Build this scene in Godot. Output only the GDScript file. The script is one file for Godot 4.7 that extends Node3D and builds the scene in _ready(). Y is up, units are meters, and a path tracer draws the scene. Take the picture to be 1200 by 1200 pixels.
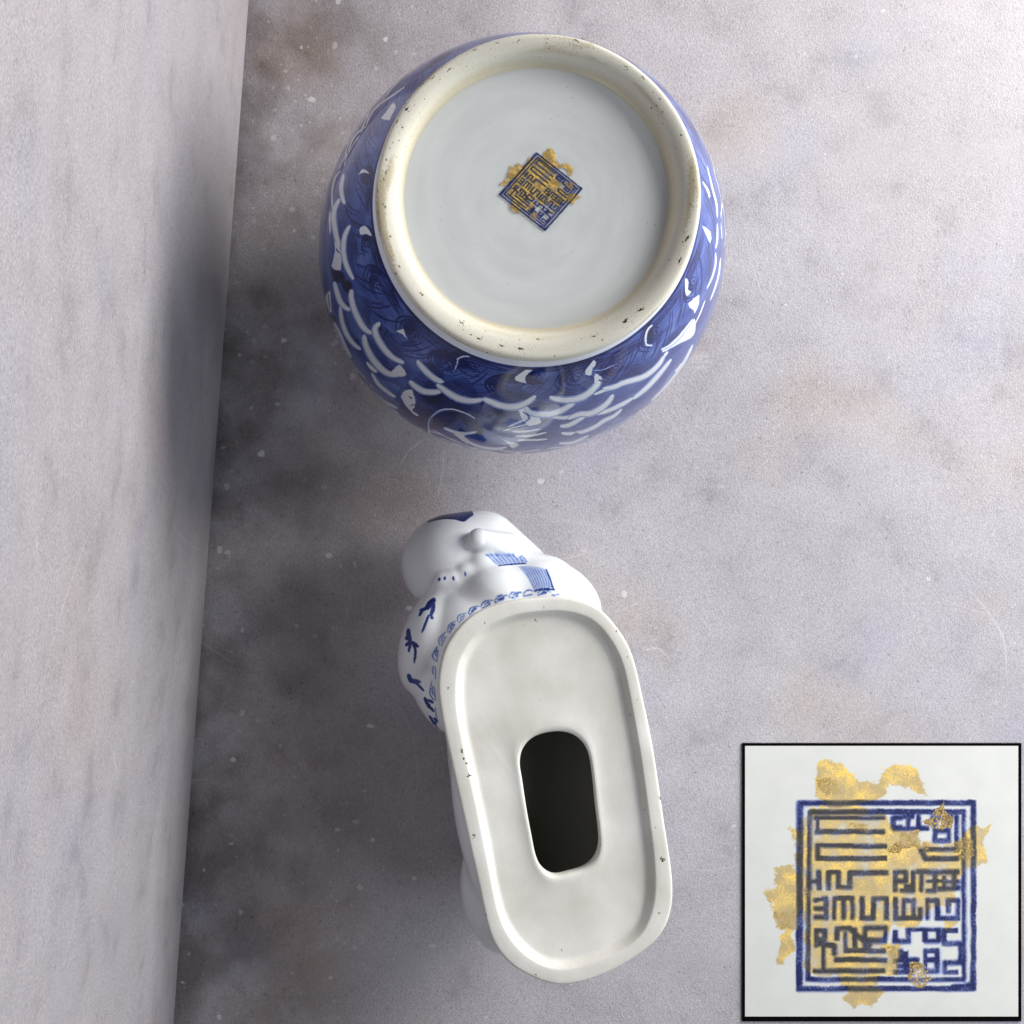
extends Node3D
# A studio close-up seen from above: a blue and white porcelain jar standing on its mouth, a porcelain figurine of a crouching boy
# lying on its back, and an inset view of the jar's seal mark added as a small print, all on a mottled lilac grey board with an upright panel at the left.

const FLOOR_TEX := 1.0            # metres of floor covered by one tile of the board texture
const RING := 0.26060851238345234           # length of the jar's profile in metres (mouth to foot)
var rng := RandomNumberGenerator.new()


func _ready() -> void:
	# ---- camera, air, light
	var cam := Camera3D.new()
	cam.name = "camera"
	add_child(cam)
	cam.position = Vector3(0, 0.85, 0)
	cam.rotation_degrees = Vector3(-90, 0, 0)
	var near := 0.05
	cam.set_frustum(near * 1200.0 / 1616.0, Vector2(near * 96.0 / 1616.0, near * 4.0 / 1616.0), near, 20.0)
	cam.current = true

	var env := Environment.new()
	env.background_mode = Environment.BG_COLOR
	env.background_color = Color(0.60, 0.62, 0.66)
	env.background_energy_multiplier = 0.15
	env.tonemap_mode = Environment.TONE_MAPPER_LINEAR
	env.tonemap_exposure = 1.02
	env.sdfgi_enabled = true
	env.ssao_enabled = true
	env.ssil_enabled = true
	var we := WorldEnvironment.new()
	we.name = "environment"
	we.environment = env
	add_child(we)

	softbox("key_softbox", Vector3(0.92, 0.50, -0.54), Vector3(0.0, 0.04, -0.02), Vector2(0.80, 0.66), 2.6, Color(1.0, 0.992, 0.982))
	softbox("fill_softbox", Vector3(0.62, 0.60, 0.34), Vector3(0.05, 0.08, 0.05), Vector2(0.42, 0.36), 0.3, Color(0.93, 0.96, 1.0))  # fill light added out of view to brighten the upturned bases

	# ---- setting, then the objects
	rng.seed = 20240611
	make_board()
	make_jar()
	make_figurine()
	make_inset_print()


func softbox(called: String, at: Vector3, aim: Vector3, size: Vector2, energy: float, colour: Color) -> void:
	var l := AreaLight3D.new()
	l.name = called
	l.area_size = size
	l.area_normalize_energy = true
	l.light_energy = energy
	l.light_color = colour
	l.area_range = 6.0
	l.area_attenuation = 2.0
	l.shadow_enabled = true
	add_child(l)
	l.look_at_from_position(at, aim, Vector3.UP)


# ------------------------------------------------------------------ helpers

func thing(called: String, at: Vector3, label: String, category: String) -> Node3D:
	var o := Node3D.new()
	o.name = called
	add_child(o, true)
	o.position = at
	o.set_meta("label", label)
	o.set_meta("category", category)
	return o


func part(called: String, m: Mesh, mat: Material, parent: Node) -> MeshInstance3D:
	var o := MeshInstance3D.new()
	o.name = called
	o.mesh = m
	o.material_override = mat
	parent.add_child(o, true)
	return o


func noise_bytes(size: int, freq: float, octaves: int, seed_value: int, type := FastNoiseLite.TYPE_SIMPLEX_SMOOTH) -> PackedByteArray:
	var n := FastNoiseLite.new()
	n.noise_type = type
	n.seed = seed_value
	n.frequency = freq
	n.fractal_type = FastNoiseLite.FRACTAL_FBM
	n.fractal_octaves = octaves
	var im := n.get_seamless_image(size, size)
	im.convert(Image.FORMAT_L8)
	return im.get_data()


func tex(im: Image) -> ImageTexture:
	im.generate_mipmaps()
	return ImageTexture.create_from_image(im)


func smooth_path(p: PackedVector2Array, n := 8) -> PackedVector2Array:
	var out := PackedVector2Array()
	var last := p.size() - 1
	for i in last:
		var a := p[maxi(i - 1, 0)]
		var b := p[i]
		var c := p[i + 1]
		var d := p[mini(i + 2, last)]
		for k in n:
			out.append(b.cubic_interpolate(c, a, d, float(k) / n))
	out.append(p[last])
	return out


# fills a polygon on an L8 canvas row by row; columns wrap round
func fill_poly(im: Image, p: PackedVector2Array, v: float) -> void:
	var w := im.get_width()
	var h := im.get_height()
	var lo := INF
	var hi := -INF
	for q in p:
		lo = minf(lo, q.y)
		hi = maxf(hi, q.y)
	var n := p.size()
	var c := Color(v, v, v)
	for y in range(maxi(int(floor(lo)), 0), mini(int(ceil(hi)) + 1, h)):
		var fy := y + 0.5
		var xs := PackedFloat32Array()
		var j := n - 1
		for i in n:
			var a := p[i]
			var b := p[j]
			if (a.y > fy) != (b.y > fy):
				xs.append(a.x + (b.x - a.x) * (fy - a.y) / (b.y - a.y))
			j = i
		xs.sort()
		for k in range(0, xs.size() - 1, 2):
			var x0 := roundi(xs[k])
			var x1 := maxi(roundi(xs[k + 1]), x0 + 1)
			if x0 >= w:
				x0 -= w
				x1 -= w
			elif x1 < 0:
				x0 += w
				x1 += w
			im.fill_rect(Rect2i(x0, y, x1 - x0, 1), c)
			if x1 > w:
				im.fill_rect(Rect2i(0, y, x1 - w, 1), c)
			if x0 < 0:
				im.fill_rect(Rect2i(w + x0, y, -x0, 1), c)


# a brush stroke: thick in the middle, thin at the tips when taper is near 1
func stroke(im: Image, p: PackedVector2Array, width: float, v: float, taper := 0.0, sx := 1.0) -> void:
	var left := PackedVector2Array()
	var right := PackedVector2Array()
	var last := p.size() - 1
	for i in p.size():
		var t := (p[mini(i + 1, last)] - p[maxi(i - 1, 0)])
		t.x /= sx
		t = t.normalized()
		var f := float(i) / last
		var wv := width * 0.5 * lerpf(1.0, sqrt(maxf(0.0, 4.0 * f * (1.0 - f))), taper)
		var o := Vector2(-t.y * sx, t.x) * wv
		left.append(p[i] + o)
		right.append(p[i] - o)
	right.reverse()
	left.append_array(right)
	fill_poly(im, left, v)


# cobalt on glaze: 0 bare white glaze, 1 the darkest blue
func cobalt(d: float) -> Color:
	const KEYS := [[0.0, Color(0.870, 0.885, 0.895)], [0.25, Color(0.58, 0.65, 0.81)], [0.5, Color(0.235, 0.325, 0.595)], [0.75, Color(0.10, 0.15, 0.395)], [1.0, Color(0.045, 0.06, 0.225)]]
	for i in range(1, KEYS.size()):
		if d <= KEYS[i][0]:
			return (KEYS[i - 1][1] as Color).lerp(KEYS[i][1], (d - KEYS[i - 1][0]) / (KEYS[i][0] - KEYS[i - 1][0]))
	return KEYS[-1][1]


func fired(im: Image, w: int, h: int, wobble: float, seed_value: int, soften := 0.56) -> ImageTexture:
	im.resize(int(w * soften), int(h * soften), Image.INTERPOLATE_TRILINEAR)
	im.resize(w, h, Image.INTERPOLATE_CUBIC)
	var d := im.get_data()
	var wash := noise_bytes(512, 0.012, 4, seed_value)
	var brush := noise_bytes(512, 0.06, 3, seed_value + 1)
	var lut := PackedByteArray()
	for i in 256:
		var c := cobalt(i / 255.0)
		lut.append_array([c.r8, c.g8, c.b8])
	var out := PackedByteArray()
	out.resize(w * h * 3)
	var k := 0
	for y in h:
		var row := (y & 511) << 9
		for x in w:
			var v: int = d[y * w + x]
			if v > 12:
				v += int((wash[row | (x & 511)] - 128) * wobble * v / 255.0 + (brush[(((y << 1) & 511) << 9) | ((x >> 1) & 511)] - 128) * wobble * 0.45 * v / 255.0)
				v = clampi(v, 0, 255)
			v *= 3
			out[k] = lut[v]
			out[k + 1] = lut[v + 1]
			out[k + 2] = lut[v + 2]
			k += 3
	return tex(Image.create_from_data(w, h, false, Image.FORMAT_RGB8, out))


func glaze(t: Texture2D, rough := 0.09) -> StandardMaterial3D:
	var m := StandardMaterial3D.new()
	m.albedo_texture = t
	m.roughness = rough
	m.metallic_specular = 0.5
	var n := FastNoiseLite.new()
	n.seed = 5
	n.frequency = 0.02
	var bump := NoiseTexture2D.new()
	bump.noise = n
	bump.seamless = true
	bump.width = 256
	bump.height = 256
	m.heightmap_enabled = true
	m.heightmap_texture = bump
	m.heightmap_scale = 0.004
	return m


# ------------------------------------------------------------------ the board and the upright panel

func skin(level: float, seed_value: int, blotch: float, tints: float, mottle: float) -> Array[Image]:
	var s := 2048
	var big := noise_bytes(512, 0.008, 4, seed_value + 11)      # blotches, one cell every 12 cm or so
	var mid := noise_bytes(1024, 0.022, 6, seed_value + 23)
	var tint := noise_bytes(512, 0.011, 3, seed_value + 37)
	var cool := noise_bytes(512, 0.014, 3, seed_value + 41)
	var grain := noise_bytes(1024, 0.42, 3, seed_value + 53)
	var fine := noise_bytes(1024, 0.5, 1, seed_value + 61, FastNoiseLite.TYPE_VALUE)
	var crack := noise_bytes(1024, 0.05, 2, seed_value + 67, FastNoiseLite.TYPE_CELLULAR)
	var out := PackedByteArray()
	out.resize(s * s * 3)
	var rough := PackedByteArray()
	rough.resize(s * s)
	var k := 0
	var j := 0
	for y in s:
		var q := (y >> 2) << 9
		var r := (y >> 1) << 10
		var g := (y & 1023) << 10
		for x in s:
			var a := q | (x >> 2)
			var b: int = mid[r | (x >> 1)]
			var gr: int = grain[g | (x & 1023)]
			var l := level + ((big[a] - 128) * 0.045 + (b - 128) * 0.06) * blotch + (gr - 128) * 0.17 + (fine[g | ((x * 3) & 1023)] - 128) * 0.09 - maxf(0.0, 60.0 - crack[g | (x & 1023)]) * 0.22
			if b < 84:
				l -= (84 - b) * 0.13 * (gr / 128.0)
			var br := maxf(0.0, (tint[a] - 150) * 0.085) * tints
			var co := maxf(0.0, (cool[a] - 155) * 0.07) * tints
			if mottle > 0.0:
				# brown-black mottling, denser towards the joint with the panel
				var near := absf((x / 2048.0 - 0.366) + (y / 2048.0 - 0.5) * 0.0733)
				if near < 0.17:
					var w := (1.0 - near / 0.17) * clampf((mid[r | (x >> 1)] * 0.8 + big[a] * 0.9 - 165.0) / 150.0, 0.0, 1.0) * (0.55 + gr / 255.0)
					l -= w * 62.0 * mottle
					br += w * 3.5 * mottle
			out[k] = clampi(int(l + br * 0.15 - co * 0.8 + 1.5), 0, 255)
			out[k + 1] = clampi(int(l - br * 0.5 - co * 0.6 - 3.0), 0, 255)
			out[k + 2] = clampi(int(l - br * 1.5 + co * 0.5 + 1.5), 0, 255)
			rough[j] = clampi(150 + (gr - 128) / 2 + (b - 128) / 3, 0, 255)
			k += 3
			j += 1
	return [Image.create_from_data(s, s, false, Image.FORMAT_RGB8, out), Image.create_from_data(s, s, false, Image.FORMAT_L8, rough)]


func board_material(im: Image, rough: Image) -> StandardMaterial3D:
	var m := StandardMaterial3D.new()
	m.albedo_texture = tex(im)
	m.roughness_texture = tex(rough)
	m.roughness = 1.0
	m.metallic_specular = 0.42
	m.heightmap_enabled = true
	m.heightmap_texture = m.roughness_texture
	m.heightmap_scale = 0.05
	return m


func whitened(im: Image, dots: Image) -> Image:
	var soft := dots.get_data()
	var out := im.get_data()
	var k := 0
	for i in soft.size():
		var dv: int = soft[i]
		if dv:
			var t := dv / 255.0
			out[k] = int(lerpf(out[k], 205, t))
			out[k + 1] = int(lerpf(out[k + 1], 203, t))
			out[k + 2] = int(lerpf(out[k + 2], 205, t))
		k += 3
	return Image.create_from_data(im.get_width(), im.get_height(), false, Image.FORMAT_RGB8, out)


func make_board() -> void:
	var s := 2048
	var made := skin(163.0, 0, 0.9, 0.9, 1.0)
	var im := made[0]
	# splashes of thin white paint, thicker towards the corner, and scratches
	var dots := Image.create_empty(s, s, false, Image.FORMAT_L8)
	for i in 900:
		var x := rng.randf()
		var y := rng.randf()
		if i % 3:
			x = fposmod(0.33 + absf(rng.randfn(0.0, 0.11)), 1.0)
		var rad := 0.8 + 3.6 * pow(rng.randf(), 3.5)
		var p := PackedVector2Array()
		var st := rng.randf_range(0.75, 1.35)
		for e in 9:
			var an := TAU * e / 9.0
			p.append(Vector2(x * s + cos(an) * rad * st * rng.randf_range(0.8, 1.2), y * s + sin(an) * rad / st * rng.randf_range(0.8, 1.2)))
		fill_poly(dots, p, rng.randf_range(0.15, 0.75) * (0.5 + rad / 5.0))
	for i in 190:
		var c := Vector2(rng.randf_range(0.37, 0.53), rng.randf_range(0.16, 0.42)) * s
		var rad := 1.0 + 3.4 * pow(rng.randf(), 3.0)
		var p := PackedVector2Array()
		for e in 9:
			p.append(c + Vector2.from_angle(TAU * e / 9.0) * rad * rng.randf_range(0.75, 1.25))
		fill_poly(dots, p, rng.randf_range(0.15, 0.6))
	for i in 46:
		var p0 := Vector2(rng.randf() * s, rng.randf() * s)
		var dir := Vector2.from_angle(rng.randf() * TAU)
		var p := PackedVector2Array([p0])
		var bend := rng.randf_range(-0.1, 0.1)
		for e in rng.randi_range(4, 16):
			dir = dir.rotated(bend + rng.randf_range(-0.05, 0.05))
			p0 += dir * 14.0
			p.append(p0)
		stroke(dots, smooth_path(p, 3), rng.randf_range(0.8, 1.7), rng.randf_range(0.08, 0.32), 1.0)
	stroke(dots, smooth_path(PackedVector2Array([Vector2(987, 960), Vector2(998, 942), Vector2(1018, 927)])), 2.0, 0.4, 0.9)
	stroke(dots, smooth_path(PackedVector2Array([Vector2(1033, 1004), Vector2(1039, 971), Vector2(1043, 934)])), 1.8, 0.35, 0.9)
	stroke(dots, smooth_path(PackedVector2Array([Vector2(1345, 825), Vector2(1354, 825), Vector2(1360, 824)])), 1.3, 0.22, 0.9)
	stroke(dots, smooth_path(PackedVector2Array([Vector2(1347, 837), Vector2(1352, 837), Vector2(1360, 836)])), 1.3, 0.25, 0.9)
	stroke(dots, smooth_path(PackedVector2Array([Vector2(1360, 837), Vector2(1366, 837), Vector2(1376, 836)])), 1.2, 0.1, 0.9)
	stroke(dots, smooth_path(PackedVector2Array([Vector2(1366, 824), Vector2(1372, 824), Vector2(1384, 823)])), 1.3, 0.29, 0.9)
	stroke(dots, smooth_path(PackedVector2Array([Vector2(1344, 837), Vector2(1350, 837), Vector2(1354, 836)])), 1.7, 0.15, 0.9)
	stroke(dots, smooth_path(PackedVector2Array([Vector2(1358, 825), Vector2(1367, 825), Vector2(1374, 824)])), 1.6, 0.26, 0.9)
	stroke(dots, smooth_path(PackedVector2Array([Vector2(1359, 835), Vector2(1366, 835), Vector2(1376, 833)])), 1.0, 0.31, 0.9)
	stroke(dots, smooth_path(PackedVector2Array([Vector2(1352, 830), Vector2(1357, 830), Vector2(1369, 829)])), 1.7, 0.17, 0.9)
	stroke(dots, smooth_path(PackedVector2Array([Vector2(1356, 828), Vector2(1364, 827), Vector2(1368, 826)])), 1.6, 0.29, 0.9)
	stroke(dots, smooth_path(PackedVector2Array([Vector2(1356, 838), Vector2(1362, 838), Vector2(1374, 837)])), 1.8, 0.26, 0.9)
	stroke(dots, smooth_path(PackedVector2Array([Vector2(1357, 839), Vector2(1367, 838), Vector2(1375, 838)])), 1.2, 0.12, 0.9)
	stroke(dots, smooth_path(PackedVector2Array([Vector2(1347, 824), Vector2(1357, 824), Vector2(1358, 823)])), 1.3, 0.31, 0.9)
	stroke(dots, smooth_path(PackedVector2Array([Vector2(1366, 831), Vector2(1371, 831), Vector2(1381, 829)])), 0.9, 0.27, 0.9)
	stroke(dots, smooth_path(PackedVector2Array([Vector2(1352, 833), Vector2(1360, 832), Vector2(1368, 831)])), 1.4, 0.15, 0.9)
	stroke(dots, smooth_path(PackedVector2Array([Vector2(1355, 822), Vector2(1362, 822), Vector2(1369, 820)])), 1.3, 0.1, 0.9)
	stroke(dots, smooth_path(PackedVector2Array([Vector2(1355, 824), Vector2(1364, 823), Vector2(1369, 822)])), 1.7, 0.2, 0.9)
	stroke(dots, smooth_path(PackedVector2Array([Vector2(1351, 827), Vector2(1359, 827), Vector2(1362, 826)])), 1.7, 0.24, 0.9)
	stroke(dots, smooth_path(PackedVector2Array([Vector2(1360, 837), Vector2(1370, 837), Vector2(1377, 835)])), 1.6, 0.16, 0.9)
	stroke(dots, smooth_path(PackedVector2Array([Vector2(1354, 827), Vector2(1360, 826), Vector2(1370, 825)])), 1.5, 0.25, 0.9)
	stroke(dots, smooth_path(PackedVector2Array([Vector2(1345, 830), Vector2(1352, 830), Vector2(1362, 829)])), 1.1, 0.23, 0.9)
	stroke(dots, smooth_path(PackedVector2Array([Vector2(1352, 834), Vector2(1359, 834), Vector2(1364, 832)])), 1.1, 0.14, 0.9)
	stroke(dots, smooth_path(PackedVector2Array([Vector2(1349, 827), Vector2(1355, 827), Vector2(1364, 825)])), 1.0, 0.2, 0.9)
	stroke(dots, smooth_path(PackedVector2Array([Vector2(1359, 837), Vector2(1369, 836), Vector2(1370, 835)])), 1.7, 0.11, 0.9)
	stroke(dots, smooth_path(PackedVector2Array([Vector2(1357, 823), Vector2(1366, 822), Vector2(1376, 821)])), 0.9, 0.12, 0.9)
	stroke(dots, smooth_path(PackedVector2Array([Vector2(1353, 838), Vector2(1359, 837), Vector2(1369, 836)])), 1.1, 0.28, 0.9)
	stroke(dots, smooth_path(PackedVector2Array([Vector2(1350, 828), Vector2(1359, 827), Vector2(1365, 826)])), 1.4, 0.14, 0.9)
	stroke(dots, smooth_path(PackedVector2Array([Vector2(1353, 838), Vector2(1361, 838), Vector2(1372, 837)])), 1.2, 0.29, 0.9)
	stroke(dots, smooth_path(PackedVector2Array([Vector2(1359, 830), Vector2(1368, 830), Vector2(1377, 828)])), 1.4, 0.24, 0.9)
	stroke(dots, smooth_path(PackedVector2Array([Vector2(1359, 826), Vector2(1367, 825), Vector2(1374, 824)])), 1.3, 0.11, 0.9)
	stroke(dots, smooth_path(PackedVector2Array([Vector2(1356, 837), Vector2(1364, 837), Vector2(1372, 836)])), 1.2, 0.28, 0.9)
	stroke(dots, smooth_path(PackedVector2Array([Vector2(1345, 841), Vector2(1355, 841), Vector2(1364, 840)])), 1.0, 0.32, 0.9)
	stroke(dots, smooth_path(PackedVector2Array([Vector2(1352, 825), Vector2(1359, 825), Vector2(1368, 824)])), 1.3, 0.27, 0.9)
	stroke(dots, smooth_path(PackedVector2Array([Vector2(1360, 820), Vector2(1369, 819), Vector2(1374, 818)])), 1.4, 0.17, 0.9)
	stroke(dots, smooth_path(PackedVector2Array([Vector2(1364, 823), Vector2(1372, 823), Vector2(1375, 821)])), 1.7, 0.32, 0.9)
	stroke(dots, smooth_path(PackedVector2Array([Vector2(1704, 1117), Vector2(1731, 1149), Vector2(1748, 1181), Vector2(1752, 1224)])), 2.0, 0.4, 0.9)
	stroke(dots, smooth_path(PackedVector2Array([Vector2(1666, 1127), Vector2(1709, 1144), Vector2(1763, 1154)])), 1.4, 0.22, 0.9)
	stroke(dots, smooth_path(PackedVector2Array([Vector2(1698, 1106), Vector2(1688, 1074), Vector2(1709, 1041)])), 1.4, 0.2, 0.9)
	stroke(dots, smooth_path(PackedVector2Array([Vector2(1111, 1028), Vector2(1171, 1025), Vector2(1235, 1038), Vector2(1311, 1050)])), 1.5, 0.22, 0.9)
	stroke(dots, smooth_path(PackedVector2Array([Vector2(1192, 1079), Vector2(1224, 1071), Vector2(1248, 1063)])), 1.6, 0.25, 0.9)
	stroke(dots, smooth_path(PackedVector2Array([Vector2(1246, 1149), Vector2(1273, 1140), Vector2(1300, 1127)])), 1.5, 0.25, 0.9)
	stroke(dots, smooth_path(PackedVector2Array([Vector2(1294, 1194), Vector2(1311, 1192), Vector2(1327, 1205)])), 3.0, 0.35, 0.9)
	stroke(dots, smooth_path(PackedVector2Array([Vector2(731, 1181), Vector2(750, 1194), Vector2(774, 1209)])), 1.8, 0.3, 0.9)
	stroke(dots, smooth_path(PackedVector2Array([Vector2(735, 1160), Vector2(740, 1165)])), 3.0, 0.5, 0.9)
	stroke(dots, smooth_path(PackedVector2Array([Vector2(1330, 910), Vector2(1349, 950), Vector2(1371, 977)])), 1.4, 0.25, 0.9)
	stroke(dots, smooth_path(PackedVector2Array([Vector2(1311, 890), Vector2(1332, 912), Vector2(1375, 987)])), 1.3, 0.2, 0.9)
	stroke(dots, smooth_path(PackedVector2Array([Vector2(1343, 1470), Vector2(1375, 1472), Vector2(1410, 1468)])), 1.6, 0.3, 0.9)
	for i in 9000:                                   # pores and grit
		var p := Vector2i(rng.randi_range(0, s - 3), rng.randi_range(0, s - 3))
		var g := rng.randf_range(-0.16, 0.13)
		im.fill_rect(Rect2i(p, Vector2i(rng.randi_range(1, 2), rng.randi_range(1, 2))), im.get_pixelv(p) + Color(g, g, g, 0))
	im = whitened(im, dots)
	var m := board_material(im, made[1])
	made = skin(163.0 - 15.0, 500, 0.35, 0.45, 0.0)
	dots.fill(Color.BLACK)
	for i in 34:
		var p0 := Vector2(rng.randf() * s, rng.randf() * s)
		var dir := Vector2.from_angle(rng.randfn(0.0, 0.5))
		var p := PackedVector2Array([p0])
		var bend := rng.randf_range(-0.05, 0.05)
		for e in rng.randi_range(4, 20):
			dir = dir.rotated(bend)
			p0 += dir * 12.0
			p.append(p0)
		stroke(dots, smooth_path(p, 3), rng.randf_range(0.8, 2.0), rng.randf_range(0.10, 0.5), 1.0)
	for i in 420:
		dots.fill_rect(Rect2i(rng.randi_range(0, s - 6), rng.randi_range(0, s - 6), rng.randi_range(1, 4), rng.randi_range(1, 4)), Color(0.3, 0.3, 0.3))
	var wall_skin := board_material(whitened(made[0], dots), made[1])

	var st2 := SurfaceTool.new()
	st2.begin(Mesh.PRIMITIVE_TRIANGLES)
	slab(st2, Vector3(-0.9, -0.012, -1.1), Vector3(1.5, 0.0, 1.1))
	st2.generate_normals()
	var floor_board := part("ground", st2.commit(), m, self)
	floor_board.set_meta("kind", "structure")
	floor_board.set_meta("label", "mottled lilac grey painted board that everything rests on")

	# the upright panel: its face meets the board along a slightly slanting line, its lower edge is eased
	var a0 := Vector3(-0.1110, 0, -0.3177)
	var a1 := Vector3(-0.1573, 0, 0.3135)
	var along := (a1 - a0).normalized()
	var outw := along.cross(Vector3.UP)            # away from the objects
	if outw.x > 0.0:
		outw = -outw
	var prof: Array[Vector2] = []                  # x away from the face, y height
	prof.append_array([Vector2(0.0045, 0.0003), Vector2(0.0045, 0.0040), Vector2(0.0012, 0.0040), Vector2(0.0005, 0.0043), Vector2(0.0001, 0.0050), Vector2(0.0, 0.0060)])
	prof.append_array([Vector2(0.0, 0.12), Vector2(-0.001, 0.5), Vector2(-0.001, 0.698), Vector2(0.001, 0.70), Vector2(0.010, 0.70), Vector2(0.012, 0.698), Vector2(0.012, 0.0003), Vector2(0.0045, 0.0003)])
	var st3 := SurfaceTool.new()
	st3.begin(Mesh.PRIMITIVE_TRIANGLES)
	var start := a0 - along * 0.55
	var stop := a1 + along * 0.55
	var run := start.distance_to(stop)
	var dist := 0.0
	for i in prof.size() - 1:
		var p := prof[i]
		var q := prof[i + 1]
		var d2 := dist + p.distance_to(q)
		st3.set_smooth_group(0 if i >= 2 and i < 8 else -1)
		var c := [start + outw * p.x + Vector3.UP * p.y, stop + outw * p.x + Vector3.UP * p.y, stop + outw * q.x + Vector3.UP * q.y, start + outw * q.x + Vector3.UP * q.y]
		var uv := [Vector2(0.37 + dist, 0.21), Vector2(0.37 + dist, 0.21 + run), Vector2(0.37 + d2, 0.21 + run), Vector2(0.37 + d2, 0.21)]
		for t in [0, 1, 2, 0, 2, 3]:
			st3.set_uv(uv[t])
			st3.add_vertex(c[t])
		dist = d2
	for end in 2:
		var base: Vector3 = start if end == 0 else stop
		for i in range(1, prof.size() - 2):
			var tri := [prof[0], prof[i], prof[i + 1]]
			for t in ([0, 1, 2] if end == 0 else [0, 2, 1]):
				st3.set_smooth_group(-1)
				st3.set_uv(tri[t])
				st3.add_vertex(base + outw * tri[t].x + Vector3.UP * tri[t].y)
	st3.generate_normals()
	var panel := part("upright_panel", st3.commit(), wall_skin, self)
	panel.set_meta("label", "upright mottled grey panel standing at the left edge of the board, catching the soft shadow")
	panel.set_meta("category", "panel")


func slab(st: SurfaceTool, lo: Vector3, hi: Vector3) -> void:
	var faces := [
		[Vector3(lo.x, hi.y, lo.z), Vector3(hi.x, hi.y, lo.z), Vector3(hi.x, hi.y, hi.z), Vector3(lo.x, hi.y, hi.z)],
		[Vector3(lo.x, lo.y, hi.z), Vector3(hi.x, lo.y, hi.z), Vector3(hi.x, lo.y, lo.z), Vector3(lo.x, lo.y, lo.z)],
		[Vector3(lo.x, hi.y, hi.z), Vector3(hi.x, hi.y, hi.z), Vector3(hi.x, lo.y, hi.z), Vector3(lo.x, lo.y, hi.z)],
		[Vector3(hi.x, hi.y, lo.z), Vector3(lo.x, hi.y, lo.z), Vector3(lo.x, lo.y, lo.z), Vector3(hi.x, lo.y, lo.z)],
		[Vector3(hi.x, hi.y, hi.z), Vector3(hi.x, hi.y, lo.z), Vector3(hi.x, lo.y, lo.z), Vector3(hi.x, lo.y, hi.z)],
		[Vector3(lo.x, hi.y, lo.z), Vector3(lo.x, hi.y, hi.z), Vector3(lo.x, lo.y, hi.z), Vector3(lo.x, lo.y, lo.z)],
	]
	for f in faces:
		st.set_smooth_group(-1)
		for t in [0, 1, 2, 0, 2, 3]:
			st.set_uv(Vector2(f[t].x + 0.5, f[t].z + 0.5 + f[t].y))
			st.add_vertex(f[t])


# ------------------------------------------------------------------ the jar

var jar_paint: Image
const JW := 3072.0
const JH := 1536.0


func jp(th: float, s: float) -> Vector2:            # degrees round the jar, mm along its profile from the mouth
	return Vector2(th / 360.0 * JW, s / (RING * 1000.0) * JH)


func jpts(n: Array) -> PackedVector2Array:
	var p := PackedVector2Array()
	for i in range(0, n.size(), 2):
		p.append(jp(n[i], n[i + 1]))
	return p


func jpoly(v: float, n: Array) -> void:
	fill_poly(jar_paint, jpts(n), v)


func jline(width: float, v: float, n: Array, taper := 0.7) -> void:
	stroke(jar_paint, smooth_path(jpts(n)), width, v, taper, 1.3)


# one wave scale: the painted body fanned from its heart to its rim, then fine darker rims inside
func jscale(n: Array, ox: float, oy: float, tone: float, rims: int) -> void:
	var rim := smooth_path(jpts(n), 6)
	var o := jp(ox, oy)
	for i in rim.size():
		if rim[i].x - o.x > JW / 2:
			rim[i].x -= JW
	var body := rim.duplicate()
	body.append(o)
	fill_poly(jar_paint, body, tone * 0.74)
	for k in rims:
		var f := 1.0 - 0.088 * (k + 0.45)
		var p := PackedVector2Array()
		for q in rim:
			p.append(o + (q - o) * f)
		stroke(jar_paint, p, rng.randf_range(3.0, 4.8), minf(1.0, tone * 0.8 + rng.randf_range(0.30, 0.42)), 0.85)


# a breaking wave: a spiral eye with hair lines that hook under it and stream away beside the foot
func jcurl(th: float, s: float, size: float, tone := 0.88) -> void:
	var per := 360.0 / (TAU * 90.0)                  # degrees per mm at this height
	var p := PackedVector2Array()
	for e in 20:
		var an := e * 0.48
		var r := size * 0.30 * (1.0 - e / 22.0)
		p.append(jp(th - cos(an) * r * per, s + sin(an) * r * 1.5))
	stroke(jar_paint, p, 5.5, tone, 0.5)
	for k in 7:
		var r := size * (0.36 + 0.135 * k) * rng.randf_range(0.95, 1.05)
		var l := size * rng.randf_range(2.0, 2.8)
		var a := []
		for q in [[l, r * 0.45 + 2.0], [l * 0.55, r * 0.80 + 0.8], [0.1 * r, r], [-0.75 * r, 0.5 * r], [-r, -0.2 * r], [-0.55 * r, -0.85 * r], [0.3 * r, -1.0 * r], [1.1 * r, -0.75 * r]]:
			a.append(th - q[0] * per)
			a.append(s + q[1] * 1.15)
		if k > 2:
			a = a.slice(0, 12 - (k % 2) * 2)
		jline(rng.randf_range(4.2, 6.4), tone - rng.randf_range(0.0, 0.14), a, 0.9)


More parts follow.
